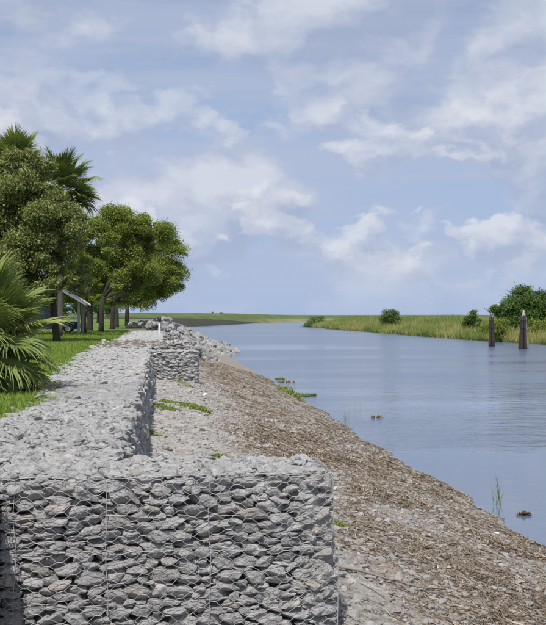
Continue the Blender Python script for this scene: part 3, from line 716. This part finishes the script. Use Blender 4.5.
# ------------------------------------------------------------------ blades: lawn, weeds, reeds
def blades(P, H, wid, lean, seed, segs=1):
    r = np.random.default_rng(seed); n = len(P); th = r.uniform(0, 6.28, n); ph = r.uniform(0, 6.28, n)
    w = np.stack([np.cos(th), np.sin(th), 0 * th], 1) * (wid * r.uniform(.6, 1.3, n))[:, None]
    tip = P + np.stack([np.cos(ph) * lean * H, np.sin(ph) * lean * H, H], 1) * r.uniform(.6, 1.1, (n, 1))
    if segs == 1:
        V = np.stack([P - w, P + w, tip], 1); F = np.array([(0, 1, 2)])
        return V.reshape(-1, 3), (np.arange(n)[:, None] * 3 + np.array([0, 1, 2])[None])
    md = (P + tip) / 2 + np.array([0, 0, 1]) * (H * 0.12)[:, None]
    V = np.stack([P - w, P + w, md - w * .8, md + w * .8, tip], 1)
    i = np.arange(n)[:, None] * 5
    return V.reshape(-1, 3), np.concatenate([i + np.array([[0, 1, 3]]), i + np.array([[0, 3, 2]]), i + np.array([[2, 3, 4]])])
n = 150000; yy = 12.5 + 85 * rng.uniform(0, 1, n) ** 1.9; xx = -1.4 - (3.2 + yy * .085) * rng.uniform(0, 1, n)
k = (xx < lawn_edge(yy) + 0.16 * rng.normal(size=n)) & (fbm(xx * 1.2, yy * 1.2, 0, 3) > -0.27 + 0.25 * rng.normal(size=n))
xx, yy = xx[k], yy[k]; n = len(xx); H = rng.uniform(.03, .085, n) * (1 + .7 * np.clip(fbm(xx * 2, yy * 2, 4, 2), 0, 1)) * (1 + yy / 120)
tag(link('lawn_grass', mk('lawn_grass', *blades(np.stack([xx, yy, ground_z(xx, yy) - 0.02], 1), H, .006 + .00016 * yy, .6, 5), M_GRASS, False)), 'bright green mown lawn beside the gabion wall', 'grass', kind='stuff')

def weed_strip(A, B, wid, n, h, label, name='weed_patch'):
    A, B = slope_at(*A), slope_at(*B); tt = rng.uniform(0, 1, n); c = A[None] + (B - A)[None] * tt[:, None]
    wv = wid * np.sin(tt * PI) ** .5 * rng.normal(size=n) * (0.6 + .5 * np.abs(vnoise(tt * 8, tt * 0 + A[1])))
    d = (B - A)[:2]; d /= np.linalg.norm(d); x = c[:, 0] - d[1] * wv; y = c[:, 1] + d[0] * wv
    P = np.stack([x, y, ground_z(x, y)], 1); H = h * rng.uniform(.4, 1.2, n)
    o = link(name, mk(name, *blades(P - A, H, .013, .9, int(A[1] * 7), 2), M_WEED, False), None, A); tag(o, label, 'weeds', kind='stuff')
weed_strip((163, 401), (209, 414), .22, 3600, .08, 'long green weed strip on the pale ground below second spur')
weed_strip((150, 404), (178, 412), .2, 1300, .07, 'shorter green weed strip close to the long wall')
weed_strip((210, 459), (238, 464), .16, 1500, .07, 'small bright green weed patch just behind the nearest gabion')
weed_strip((146, 431), (159, 436), .16, 400, .05, 'sparse weed tuft at the foot of the long wall')
weed_strip((326, 522), (348, 529), .09, 700, .05, 'thin weed tuft beside the right end of nearest gabion')
weed_strip((175, 380), (192, 388), .25, 500, .06, 'low weeds at the foot of the second gabion spur')

# leafy plant at the water's edge, trailing over the water
pA, pB = at(277, 391, Z_W + .1), at(298, 403, Z_W)
def leafquads(P, size, seed, up=0.4):
    r = np.random.default_rng(seed); n = len(P); a = r.normal(size=(n, 3)); a /= np.linalg.norm(a, axis=1)[:, None]
    c = r.normal(size=(n, 3)) * (1 - up) + np.array([0, 0, up]); c = np.cross(a, c); c /= np.linalg.norm(c, axis=1)[:, None] + 1e-9
    s = size * r.uniform(.6, 1.4, (n, 1))
    V = np.stack([P - a * s, P + c * s * .45, P + a * s, P - c * s * .45], 1)
    return V.reshape(-1, 3), (np.arange(n)[:, None] * 4 + np.arange(4)[None])
n = 3600; tt = rng.uniform(0, 1, n); c = pA + (pB - pA) * tt[:, None]; ht = .15 + .55 * np.sin(tt * PI) ** .7
P = c + rng.normal(0, 1, (n, 3)) * np.array([.14, .4, 0]); P[:, 2] = Z_W + np.abs(rng.normal(0, .34, n)) * ht
o = link('shore_plant', mk('shore_plant', *leafquads(P - pA, .09, 3), M_WEED, False), None, pA); tag(o, 'bright green leafy plant clump at the water edge', 'plant')
n = 1500; tt = rng.uniform(0, 1, n) ** 1.3; qa, qb = at(296, 396, Z_W), at(316, 395.5, Z_W)
P = qa + (qb - qa) * tt[:, None] + rng.normal(0, 1, (n, 3)) * np.array([.15, .38, 0]) * (1.1 - tt)[:, None]; P[:, 2] = Z_W + .03 + rng.uniform(0, .05, n)
o = link('floating_weed', mk('floating_weed', *leafquads(P - qa, .07, 4, .9), M_WEED, False), None, qa); tag(o, 'thin green weed raft trailing from the shore plant', 'floating weed')
def raft(px0, px1, py, label, mat, n=260, sp=.15):
    a, b_ = at(px0, py, Z_W), at(px1, py, Z_W); tt = rng.uniform(0, 1, n); P = a + (b_ - a) * tt[:, None] + rng.normal(0, 1, (n, 3)) * np.array([.05, sp, 0]); P[:, 2] = Z_W + .015 + np.abs(rng.normal(0, .025, n))
    o = link('floating_weed', mk('floating_weed', *leafquads(P - a, .07, int(px0), .92), mat, False), None, a); tag(o, label, 'floating weed', 'floating weed rafts')
raft(278, 294, 382, 'brownish floating weed raft beyond the shore plant, larger of two', M_LITTER, 500, .3)
raft(275, 284, 379, 'small pale green floating raft farther out than the brownish one', M_WEED, 200, .25)
raft(372, 382, 417.5, 'small floating raft on open water in the middle of canal', M_LITTER, 120, .1)
raft(520, 529, 515, 'small floating twig raft at right near the water line', M_LITTER, 90, .06)
def sprig(px, py, h, n, label):
    p = at(px, py, Z_W); P = p + rng.normal(0, 1, (n, 3)) * np.array([.09, .09, 0]); P[:, 2] = Z_W - .05
    o = link('water_reed', mk('water_reed', *blades(P - p, h * rng.uniform(.5, 1.1, n), .009, .3, int(px), 2), M_OAK_G, False), None, p); tag(o, label, 'reeds', 'reeds standing in the water')
sprig(499, 505, .85, 12, 'sparse upright reed sprig in water at right of bank')
sprig(346, 420, .7, 8, 'reed sprig in the water just off the middle of bank')
sprig(333, 424, .6, 7, 'low reed sprig touching the shore left of the taller sprigs')
sprig(357, 411, .75, 4, 'single thin reed stem farthest out from the shore')
sprig(268, 386, .6, 5, 'thin reed stems beside the leafy shore plant')

# ------------------------------------------------------------------ trees
def oak(name, label, base, height, crown, mat, n, leaf, seed, trunk_r=.3, lean=(0, 0), fork=.28, group=None, blobs=46, blob_r=(.11, .36), forks=5):
    """crown = list of ellipsoids (offset from base, radii); limbs run to leaf clumps inside them"""
    r = np.random.default_rng(seed); base = np.asarray(base, float)
    root = thing(name, label, 'tree', base, group)
    C, R = [], []
    vol = np.array([np.prod(q[1]) ** (2 / 3) for q in crown]); pick = r.choice(len(crown), blobs, p=vol / vol.sum())
    for q in pick:
        c, rad = crown[q]; d = r.normal(size=3); d /= np.linalg.norm(d); d[2] = d[2] * .9 + .08
        C.append(np.asarray(c) + d * np.asarray(rad) * r.uniform(.2, 1.0) ** .6); R.append(r.uniform(*blob_r) * np.mean(rad))
    C, R = np.array(C), np.array(R)
    own = r.choice(blobs, n, p=R ** 2 / (R ** 2).sum()); d = r.normal(size=(n, 3)); d /= np.linalg.norm(d, axis=1)[:, None]
    d[:, 2] = np.where((d[:, 2] < -.3) & (r.uniform(0, 1, n) < .65), -d[:, 2] * .7, d[:, 2])
    P = C[own] + d * R[own][:, None] * np.array([1.08, 1.08, .92]) * r.uniform(.2, 1.15, (n, 1)) ** .6 * (1 + .25 * r.normal(size=(n, 1)) * (r.uniform(0, 1, (n, 1)) > .55))
    o = link('crown', mk('crown', *leafquads(P, leaf, seed + 1, .45), mat, False), root)
    mb = MB(); fk = np.array([lean[0], lean[1], height * fork])
    mb.tube([(0, 0, -.3), (lean[0] * .1, lean[1] * .1, .3), fk * .55, fk], [trunk_r * 1.35, trunk_r * 1.05, trunk_r * .9, trunk_r * .8], 9)
    link('trunk', mb.mesh('trunk', M_BARK, True), root)
    for i in r.choice(blobs, forks, replace=False):
        mb = MB(); e = C[i]; m_ = (fk + e) / 2 + np.array([0, 0, .12 * height * r.uniform(-.3, .8)])
        mb.tube([fk - (0, 0, .2), fk + (m_ - fk) * .5 + r.normal(0, .12, 3), m_, e], [trunk_r * .62, trunk_r * .45, trunk_r * .33, trunk_r * .1], 7)
        link('limb', mb.mesh('limb', M_BARK, True), root)
        for j in np.argsort(np.linalg.norm(C - m_, axis=1))[:3]:
            mb = MB(); mb.tube([m_, (m_ + C[j]) / 2 + r.normal(0, .1, 3), C[j]], [trunk_r * .25, trunk_r * .16, trunk_r * .06], 5); link('branch', mb.mesh('branch', M_BARK, True), root)
    return root
def rel(base, px, py, d): return atd(px, py, d) - np.asarray(base)
def ell(base, px, py, d, rx, rz, ry=None):
    s = d / F_PX; return (rel(base, px, py, d), (rx * s, (ry or rx) * s, rz * s))
# grey-green oak on the left
B = at(57, 341); d0 = 58
oak('live_oak_tree', 'grey green fine leaved oak at left, before the tall palms', B, 9, [ell(B, 25, 235, d0, 50, 60), ell(B, 66, 252, d0, 30, 40), ell(B, -5, 280, d0, 50, 40), ell(B, 24, 180, d0, 36, 26), ell(B, 78, 282, d0 + 2, 20, 24), ell(B, 45, 285, d0, 30, 22)], M_OAK_G, 210000, .075, 61, .2, (-.3, .2), .3, blobs=170)
# bright oaks beyond
B = at(101, 331.5); d1 = 95
oak('oak_tree', 'bright green oak, biggest crown, third trunk along the lawn', B, 10, [ell(B, 112, 240, d1, 30, 36), ell(B, 125, 275, d1, 30, 26), ell(B, 140, 235, d1, 30, 28), ell(B, 95, 275, d1, 24, 26), ell(B, 108, 298, d1, 22, 10)], M_OAK_Y, 170000, .08, 62, .23, (.1, 0), .3, blobs=130)
B = at(112, 328.6); d2 = 116
oak('oak_tree', 'bright green oak whose crown reaches farthest right over the wall', B, 11, [ell(B, 150, 266, d2, 32, 36), ell(B, 166, 278, d2, 20, 22), ell(B, 152, 236, d2, 20, 20), ell(B, 130, 295, d2, 28, 12), ell(B, 158, 294, d2, 18, 10)], M_OAK_Y, 160000, .085, 63, .25, (.15, 0), .28, blobs=120)
B = at(84, 333); d3 = 86
oak('oak_tree', 'dark trunked oak left of the others, next to the shelter roof', B, 8, [ell(B, 88, 250, d3, 24, 34), ell(B, 70, 285, d3, 28, 16), ell(B, 100, 292, d3, 20, 14), ell(B, 84, 300, d3, 18, 8)], M_OAK_Y, 85000, .08, 64, .22, (-.1, 0), .36, blobs=55)
B = at(90, 331); d3 = 99
oak('oak_tree', 'slim trunked oak squeezed between two thicker trunks', B, 8, [ell(B, 88, 275, d3, 24, 22)], M_DARKLEAF, 14000, .09, 65, .26, (0, 0), .4, blobs=30)
B = at(127, 325.5); d4 = 145
oak('oak_tree', 'farthest oak of the row, trunk standing by boulders', B, 9, [ell(B, 128, 298, d4, 34, 13), ell(B, 150, 285, d4, 30, 18)], M_OAK_Y, 22000, .12, 66, .3, (0, 0), .35, blobs=50)
B = at(117, 327); d4 = 130
oak('oak_tree', 'thin oak between the biggest oak and the farthest one', B, 8, [ell(B, 115, 292, d4, 26, 14)], M_DARKLEAF, 14000, .11, 67, .22, (0, 0), .4, blobs=34)
# a belt of trees behind the lawn closes the view between the trunks
for i, (px, py, d, w, h) in enumerate(((20, 300, 130, 40, 22), (62, 303, 165, 30, 14), (98, 306, 200, 26, 11))):
    B = atd(px, HOR, d); B[2] = 0
    oak('background_tree', ('dark bushy tree far left behind the small palm', 'dark bushy tree behind the shelter', 'dark bushy tree far behind the oak trunks')[i], B, 7, [ell(B, px, py, d, w, h), ell(B, px - w * .7, py + 4, d, w * .6, h * .7)], M_DARKLEAF, 15000, .16, 80 + i, .25, (0, 0), .3, blobs=40, group='trees behind the lawn')

# ------------------------------------------------------------------ fan palms
def fan_leaf(seed, segs=52, R=.88, pet=.9, droop=.5):
    """petiole along +X from the origin, then a costapalmate fan; x forward, z up"""
    r = np.random.default_rng(seed); V, F = [], []
    def arch(s): return np.array([s, 0, .16 * s - droop * .38 * s * s])
    Lf = []
    hub0 = pet
    for i in range(segs):
        f = i / (segs - 1) * 2 - 1; ang = f * 2.35; back = (1 - abs(f)) * .28
        o = arch(hub0 + back); L = R * (0.72 + .28 * math.cos(f * 1.5)) * r.uniform(.9, 1.08)
        dv = np.array([math.cos(ang), math.sin(ang), .28 * abs(math.sin(ang)) + .05]); dv /= np.linalg.norm(dv)
        side = np.cross(dv, (0, 0, 1)); side /= np.linalg.norm(side)
        n0 = len(V); dr = droop * r.uniform(.5, 1.2); tw = r.normal(0, .06)
        for k, s in enumerate((0.02, .3, .55, .8, 1.0)):
            c = o + dv * L * s + np.array([0, 0, -1]) * L * dr * max(0, s - .35) ** 2 * 1.25 + side * tw * L * s * s
            w = R * np.array([.006, .025, .026, .017, .002])[k]; fold = .55 * w
            V += [c + side * w - (0, 0, fold), c + (0, 0, fold), c - side * w - (0, 0, fold)]
        for k in range(4):
            a = n0 + k * 3
            F += [(a, a + 1, a + 4, a + 3), (a + 1, a + 2, a + 5, a + 4)]
    n0 = len(V); pts = [arch(s) for s in np.linspace(0, pet + .3, 7)]
    for k, p_ in enumerate(pts):
        w = .022 - .002 * k
        V += [p_ + (0, w, 0), p_ + (0, 0, -w * .8), p_ + (0, -w, 0), p_ + (0, 0, w * .4)]
    for k in range(6):
        for q in range(4): F.append((n0 + k * 4 + q, n0 + k * 4 + (q + 1) % 4, n0 + k * 4 + 4 + (q + 1) % 4, n0 + k * 4 + 4 + q))
    return np.array(V), np.array(F)
FAN = [fan_leaf(900 + i, droop=.35 + .16 * i) for i in range(5)]
def fanset(mat): return [mk('frond', V, F, mat, False) for V, F in FAN]
FM = {k: fanset(v) for k, v in (('g', M_PALM), ('d', M_PALM_D), ('y', M_PALM_Y), ('x', M_DEAD))}
def palm(name, label, base, h, n, scale, keys, seed, trunk_r=.16, el=(80, -45), dead=0):
    r = np.random.default_rng(seed); root = thing(name, label, 'palm', base)
    mb = MB(); zs_ = np.linspace(-.2, h, 14); mb.tube([(.04 * math.sin(z), .03 * math.cos(z * 1.3), z) for z in zs_], trunk_r * (1 + .12 * r.normal(size=14).clip(-1, 1)), 12)
    link('trunk', mb.mesh('trunk', M_PBARK, True), root)
    for i in range(n + dead):
        q = i / max(1, n - 1); isd = i >= n
        e = math.radians(el[0] + (el[1] - el[0]) * min(q, 1) ** .9 + r.normal(0, 6)) if not isd else math.radians(r.uniform(-78, -50))
        az = i * 2.39996 + r.normal(0, .2); v = min(4, int((.3 + q) * 3 + r.uniform(0, 1.4)))
        key = 'x' if isd else keys[int(r.integers(0, len(keys)))]
        M_ = Matrix.Rotation(az, 4, 'Z') @ Matrix.Rotation(-e, 4, 'Y') @ Matrix.Rotation(r.normal(0, .35), 4, 'X')
        o = link('dead_frond' if isd else 'frond', FM[key][v], root); s = scale * r.uniform(.82, 1.12)
        o.matrix_basis = Matrix.Translation((0, 0, h - .25 * min(q, 1) * min(1, h))) @ M_ @ Matrix.Scale(s, 4)
palm('fan_palm', 'small bushy fan palm on the lawn at left beside the wall', at(-20, 389), 1.08, 84, .86, 'gygy', 71, .17, (80, -60), 24)
pb = atd(60, 187, 72); h_ = pb[2]; palm('cabbage_palm', 'tall dark fan palm rising behind the grey green oak', (pb[0], pb[1], 0), h_, 60, 1.38, 'dddg', 72, .2, (85, -60), 6)
pb = atd(16, 166, 76); h_ = pb[2]; palm('cabbage_palm', 'tall yellowish fan palm at the top left corner of trees', (pb[0], pb[1], 0), h_, 56, 1.4, 'yygy', 73, .2, (85, -55), 5)

# ------------------------------------------------------------------ shelter, vehicles, post under the trees
M_WHITE = plain('white_paint', (0.72, 0.72, 0.70), 0.5, 0, .08, 6)
M_ROOF = plain('roof_sheet', (0.16, 0.17, 0.18), 0.5, .2, .2, 3)
M_POST = plain('timber_post', (0.30, 0.29, 0.27), 0.8, 0, .25, 8)
rd = 76; R0 = atd(54, 285, rd); E1 = atd(85, 304, rd); hw = E1[0] - R0[0]
sh = thing('picnic_shelter', 'open picnic shelter with dark gable roof and white edge boards', 'shelter', (R0[0], R0[1] + 2.5, 0))
zr, ze = R0[2], E1[2]; L0, L1 = -2.5, 2.5
for sgn in (-1, 1):
    mb = MB(); mb.prism([(0, zr), (sgn * hw, ze), (sgn * hw, ze - .06), (0, zr - .07)], 1, L0 + .06, L1 - .06); link('roof_slope', mb.mesh('roof_slope', M_ROOF), sh)
    for yy_ in (L0, L1 - .06):
        mb = MB(); mb.prism([(0, zr + .05), (sgn * (hw + .06), ze + .05), (sgn * (hw + .06), ze - .12), (0, zr - .14)], 1, yy_, yy_ + .055); link('edge_board', mb.mesh('edge_board', M_WHITE), sh)
    for yy_ in (L0 + .5, L1 - .5):
        mb = MB(); mb.box((sgn * (hw - .5), yy_, (ze + .2) / 2), (.08, .08, (ze + .2) / 2)); link('post', mb.mesh('post', M_POST), sh)
mb = MB(); mb.prism([(-.42, zr - .30), (.42, zr - .30), (0, zr - .02)], 1, L0 + .07, L0 + .1); link('gable_panel', mb.mesh('gable_panel', M_WHITE), sh)

M_GLASS = plain('car_glass', (0.03, 0.035, 0.04), 0.08, 0, .1); M_TYRE = plain('tyre_rubber', (0.02, 0.02, 0.02), .85, 0, .2, 20)
M_RIM = plain('alloy_rim', (0.45, 0.46, 0.47), .35, .6, .1); M_RED = plain('tail_lamp', (0.35, 0.02, 0.02), .2); M_LAMP = plain('head_lamp', (0.7, 0.7, 0.68), .15)
def car(name, label, loc, rz, paint, L, Wd, H, van):
    """x forward; body and glasshouse outlines extruded across, with wheels, windows and lamps"""
    c = thing(name, label, 'car', loc, None, rz); h = L / 2; w = Wd / 2; g = .32; b = H * .56
    lower = [(-h, g), (-h - .03, b * .75), (-h + .05, b), (h * .38, b), (h * .93, b * .86), (h, b * .62), (h, g)]
    mb = MB(); mb.prism(lower, 1, -w, w); body = link('body', mb.mesh('body', paint), c); bv = body.modifiers.new('bevel', 'BEVEL'); bv.width = .06; bv.segments = 2
    back = -h + (.08 if van else .55)
    house = [(back, b - .02), (back + .16, H - .04), (back + .4, H), (h * .12, H), (h * .42, b - .02)]
    mb = MB(); mb.prism(house, 1, -w + .09, w - .09); ca = link('cabin', mb.mesh('cabin', paint), c); bv = ca.modifiers.new('bevel', 'BEVEL'); bv.width = .05; bv.segments = 2
    for s in (-1, 1):
        y_ = s * (w - .085)
        x0, x1 = back + .22, h * .30; n_ = 3
        for k in range(n_):
            a0 = x0 + (x1 - x0) * k / n_ + .04; a1 = x0 + (x1 - x0) * (k + 1) / n_ - .04
            tp = .06 if k < n_ - 1 else .34
            mb = MB(); mb.prism([(a0, b + .04), (a0 + .03, H - .12), (a1 - tp + .03, H - .12), (a1, b + .04)], 1, y_ - .012, y_ + .012); link('window', mb.mesh('window', M_GLASS), c)
        for k in (0, 1):
            a = x0 + (x1 - x0) * (k + 1) / n_ - .3; mb = MB(); mb.box((a, s * (w + .012), b - .12), (.09, .012, .018)); link('door_handle', mb.mesh('door_handle', paint), c)
    for nm, fx, m_ in (('tail_lamp', -h - .005, M_RED), ('head_lamp', h - .02, M_LAMP)):
        for s in (-1, 1):
            mb = MB(); mb.box((fx, s * (w - .16), b * .78 if fx < 0 else b * .68), (.03, .1, .13 if fx < 0 else .07)); link(nm, mb.mesh(nm, m_), c)
    mb = MB(); mb.prism([(-w + .2, b + .06), (w - .2, b + .06), (w - .3, H - .16), (-w + .3, H - .16)], 0, back + .04, back + .075); link('rear_window', mb.mesh('rear_window', M_GLASS), c)
    for fx in (-h * .6, h * .62):
        for s in (-1, 1):
            wh = link('wheel', None, c, (fx, s * (w - .1), .36)); wh.empty_display_size = .2
            mb = MB(); mb.tube([(0, -.11, 0), (0, -.09, 0), (0, .09, 0), (0, .11, 0)], [.31, .36, .36, .31], 20); link('tyre', mb.mesh('tyre', M_TYRE, True), wh)
            mb = MB(); mb.tube([(0, s * .05, 0), (0, s * .118, 0)], [.23, .21], 16); link('rim', mb.mesh('rim', M_RIM), wh)
M_BLUE = plain('dark_blue_paint', (0.015, 0.03, 0.075), .3, .1, .1); M_SILV = plain('white_car_paint', (0.62, 0.63, 0.63), .35, 0, .05)
e = atd(80.5, 333.5, 88); car('parked_car', 'dark blue tall parked car under the trees at left', (e[0] - 2.5, e[1], -.04), 0, M_BLUE, 4.9, 1.95, 2.0, True)

pp = at(159.3, 349.5); ph = atd(159.3, 319, np.dot(pp, FWD))[2]
mp = thing('marker_post', 'thin white marker post with dark cap at the end of wall', 'post', (pp[0], pp[1], 0))
mb = MB(); mb.tube([(0, 0, -.25), (0, 0, ph - .1)], .038, 12); link('pole', mb.mesh('pole', plain('post_paint', (0.55, 0.55, 0.54), .6), True), mp)
mb = MB(); mb.tube([(0, 0, ph - .099), (0, 0, ph - .09), (0, 0, ph + .06), (0, 0, ph + .08)], [.05, .085, .085, .05], 12); link('cap', mb.mesh('cap', plain('dark_cap', (0.04, 0.04, 0.045), .6), True), mp)
mb = MB(); mb.tube([(0, 0, -.03), (0, 0, .04)], [.12, .1], 12); link('base_plate', mb.mesh('base_plate', M_POST, True), mp)

# ------------------------------------------------------------------ mooring dolphins
M_PILE = plain('tarred_timber', (0.045, 0.038, 0.034), .85, 0, .6, 3); M_PILE_L = plain('bleached_timber', (0.26, 0.235, 0.21), .85, 0, .5, 3); M_CAP = plain('pile_cap', (0.40, 0.39, 0.37), .7)
def dolphin(px, pyb, pyt, label, n, spread, tall, seed):
    p = at(px, pyb, Z_W); d = np.dot(p, FWD); top = atd(px, pyt, d)[2]; r = np.random.default_rng(seed)
    root = thing('piling_cluster', label, 'pilings', (p[0], p[1], Z_W), 'mooring pilings in the canal'); H = top - Z_W
    for i in range(n):
        a = i / n * 2 * PI + .5 + seed; hh = H * r.uniform(.955, 1.0)
        mb = MB(); k = np.linspace(-.6, hh, 7); lean = spread * (1 - np.clip(k, 0, None) / H * .55)
        mb.tube([(math.cos(a) * l + r.normal(0, .012), math.sin(a) * l, z) for l, z in zip(lean, k)], np.linspace(.24, .19, 7), 10)
        o = link('pile', mb.mesh('pile', M_PILE_L if i == tall else M_PILE, True), root)
        mb = MB(); l = lean[-1]; mb.tube([(math.cos(a) * l, math.sin(a) * l, hh - .01), (math.cos(a) * l, math.sin(a) * l, hh + .05)], [.20, .16], 10); link('pile_cap', mb.mesh('pile_cap', M_CAP, True), o)
    for zz in (.62, .84):
        mb = MB(); q = np.linspace(0, 2 * PI, 25); l = spread * (1 - zz * .55) + .23; mb.tube([(math.cos(w) * l, math.sin(w) * l, H * zz) for w in q], .03, 5, False); link('binding_cable', mb.mesh('binding_cable', M_PILE, True), root)
    return root, H
dolphin(491.5, 346.5, 315.5, 'slimmer dark timber piling cluster standing left in the canal', 3, .34, 9, 1)
rt, H = dolphin(523.5, 349, 315, 'broader timber piling cluster with pale tip nearer right edge', 5, .52, 3, 2)
mb = MB(); mb.tube([(0, 0, H - 1), (0, 0, H + .15), (0, 0, H + .3), (0, 0, H + .62), (0, 0, H + .7)], [.2, .2, .13, .15, .06], 10); link('centre_pile', mb.mesh('centre_pile', M_CAP, True), rt)

# ------------------------------------------------------------------ right bank
edge = [at(px, py, Z_W) for px, py in ((720, 356), (546, 345), (470, 339.5), (400, 334.5), (350, 330.5), (318, 328), (303, 326.8))]
EY = np.array([p[1] for p in edge]); EX = np.array([p[0] for p in edge])
def bank_x(y): return np.interp(y, EY, EX) + 1.2 * vnoise(np.asarray(y) * .06, np.asarray(y) * 0 + 2)
def bank_z(x, y): return Z_W - .6 + 2.0 * sstep(x - bank_x(y), -2, 26) + .3 * fbm(x * .05, y * .05)
us = np.concatenate([np.linspace(-3, 30, 16), np.geomspace(34, 900, 14)]); vs = np.linspace(EY[0] - 10, EY[-1], 60)
U_, V_ = np.meshgrid(us, vs); X = bank_x(V_) + U_ * (1 + 0 * V_); Z = bank_z(X, V_)
I = (np.arange(59)[:, None] * len(us) + np.arange(len(us) - 1)[None]).ravel()
m_mud = plain('bank_earth', (0.10, 0.11, 0.045), .95, 0, .4, .4)
tag(link('right_bank', mk('right_bank', np.stack([X, V_, Z], -1).reshape(-1, 3), np.stack([I, I + 1, I + len(us) + 1, I + len(us)], 1), m_mud)), kind='structure')
n = 190000; yy = EY[0] + (EY[-1] - EY[0]) * rng.uniform(0, 1, n); u = 26 * rng.uniform(0, 1, n) ** 1.5; xx = bank_x(yy) + u
zb = np.maximum(bank_z(xx, yy), Z_W - .1); tall = 2.75 + 0.8 * fbm(xx * .12, yy * .05, 3, 3) + .02 * u
hh = np.clip(tall * rng.uniform(.6, 1.1, n), 1.2, 4.6) * np.where(u < 1.5, .7, 1); P = np.stack([xx, yy, zb], 1)
k = (fbm(xx * .2, yy * .06, 8, 3) + rng.normal(0, .18, n) + .012 * u) > .22
tag(link('bank_reeds', mk('bank_reeds', *blades(P[~k], hh[~k], .06, .38, 9), M_REED, False)), 'tall straw and green reeds along the far bank', 'reeds', kind='stuff')
tag(link('green_reeds', mk('green_reeds', *blades(P[k], hh[k] * 1.12, .08, .42, 10), M_REED_G, False)), 'greener reed patches among the straw reeds', 'reeds', kind='stuff')
def bush(name, label, px, py, d, w, h, mat, n, leaf, seed, ells=None, group=None):
    B = atd(px, HOR, d); B[2] = max(-2.2, Z_W + 1.2)
    oak(name, label, B, 3.5, ells(B, d) if ells else [ell(B, px, py + 2, d, w, h + 2), ell(B, px - w * .4, py + 7, d, w * .9, h + 2), ell(B, px + w * .5, py + 7, d, w * .8, h + 2), ell(B, px, py + 13, d, w * .9, h + 2)], mat, n, leaf, seed, .18, (0, 0), .25, group, blobs=120 if ells else 44, blob_r=(.32, .5))
bush('bank_tree', 'big dark leafy tree rising from the reeds at right edge', 522, 312, 205, 0, 0, M_DARKLEAF, 80000, .20, 91, lambda B, d: [ell(B, 523, 309, d, 24, 19), ell(B, 548, 309, d, 20, 18), ell(B, 504, 316, d, 15, 12), ell(B, 565, 312, d, 18, 14), ell(B, 525, 322, d, 30, 10)])
bush('bank_tree', 'small dark tree among the reeds left of the big one', 471, 316, 225, 8, 4.5, M_DARKLEAF, 6000, .16, 92)
bush('bank_tree', 'rounded dark bush standing alone above reeds mid bank', 390, 314.5, 300, 10, 4.5, M_DARKLEAF, 8000, .17, 93)
bush('bank_tree', 'low dark bush at the far left tip of reed bank', 316, 320, 420, 11, 3.2, M_DARKLEAF, 5000, .22, 94)
for i, (px, py, d, w, h) in enumerate(((497, 322, 190, 13, 6), (540, 324, 185, 14, 7))):
    bush('bank_shrub', ('low green shrub behind the slimmer piling cluster', 'low green shrub behind the broader piling cluster')[i], px, py, d, w, h, M_OAK_Y, 5000, .15, 95 + i, group='shrubs in the far reeds')

# ------------------------------------------------------------------ far levee across the bend
prof_px = [(60, 330.5, 317.5, 312.6), (150, 328.3, 317.8, 312.8), (190, 326.6, 318.2, 313.0), (230, 325.0, 320.3, 313.3), (258, 323.4, 322.9, 314.2), (285, 322.6, 322.4, 314.8), (320, 322.2, 322.0, 315.0), (420, 322, 321.8, 314.9), (700, 322, 321.8, 314.8)]
px_ = np.linspace(60, 700, 90); cols = np.array([np.interp(px_, [q[0] for q in prof_px], [q[j] for q in prof_px]) for j in (1, 2, 3)]).T
V = []
for p_, (b0, b1, b2) in zip(px_, cols):
    w0 = at(p_, b0, Z_W); dd = np.dot(w0, FWD); a1 = atd(p_, b1, dd + 14); a2 = atd(p_, b2, dd + 60)
    w0[2] -= .4; V += [w0, a1, a1 * .55 + a2 * .45 + np.array([0, 0, .25]), a2, a2 + FWD * 12, a2 + FWD * 90 - np.array([0, 0, 5])]
F, mi = [], []
for i in range(len(px_) - 1):
    for j in range(5): F.append((i * 6 + j, i * 6 + 6 + j, i * 6 + 7 + j, i * 6 + 1 + j)); mi.append(1 if j == 0 and px_[i] < 258 else 0)
m_lev, t, b = new_mat('levee_grass'); p = pos(t); sp_ = t.new('ShaderNodeSeparateXYZ'); t.l.new(p, sp_.inputs[0]); nz = t.noise(t.vmath('MULTIPLY', p, (1, 1, 6)), .05, 5, .6)
low_f = t.math('MULTIPLY', t.smooth(t.math('ADD', sp_.outputs[0], t.math('MULTIPLY', nz, 60)), 50, 130), t.smooth(t.math('ADD', sp_.outputs[2], t.math('MULTIPLY', nz, 2)), .6, -.6))
t.put(b.inputs['Base Color'], t.mix(low_f, t.ramp(nz, [(.3, (0.065, 0.095, 0.03)), (.7, (0.12, 0.16, 0.055))]), t.ramp(nz, [(.3, (0.15, 0.155, 0.065)), (.7, (0.23, 0.22, 0.10))]))); b.inputs['Roughness'].default_value = .95
m_shore = plain('dark_shore', (0.052, 0.056, 0.04), .95, 0, .3, .2)
tag(link('far_levee', mk('far_levee', V, np.array(F), [m_lev, m_shore], True, mi)), kind='structure')
for i, (px, py) in enumerate(((212, 312.4), (222, 312.2))):
    p_ = atd(px, py + 1.2, 560); B = p_ - np.array([0, 0, 1.2])
    oak('levee_bush', ('left one of two tiny bushes on the far levee', 'right one of two tiny bushes on the far levee')[i], B, 2, [((0, 0, 1.3), (1.2, 1.2, .9))], M_DARKLEAF, 700, .2, 110 + i, .1, (0, 0), .3, blobs=12, forks=2)

SC.render.engine = 'CYCLES'
SC.cycles.max_bounces = 6; SC.cycles.diffuse_bounces = 3; SC.cycles.transparent_max_bounces = 4
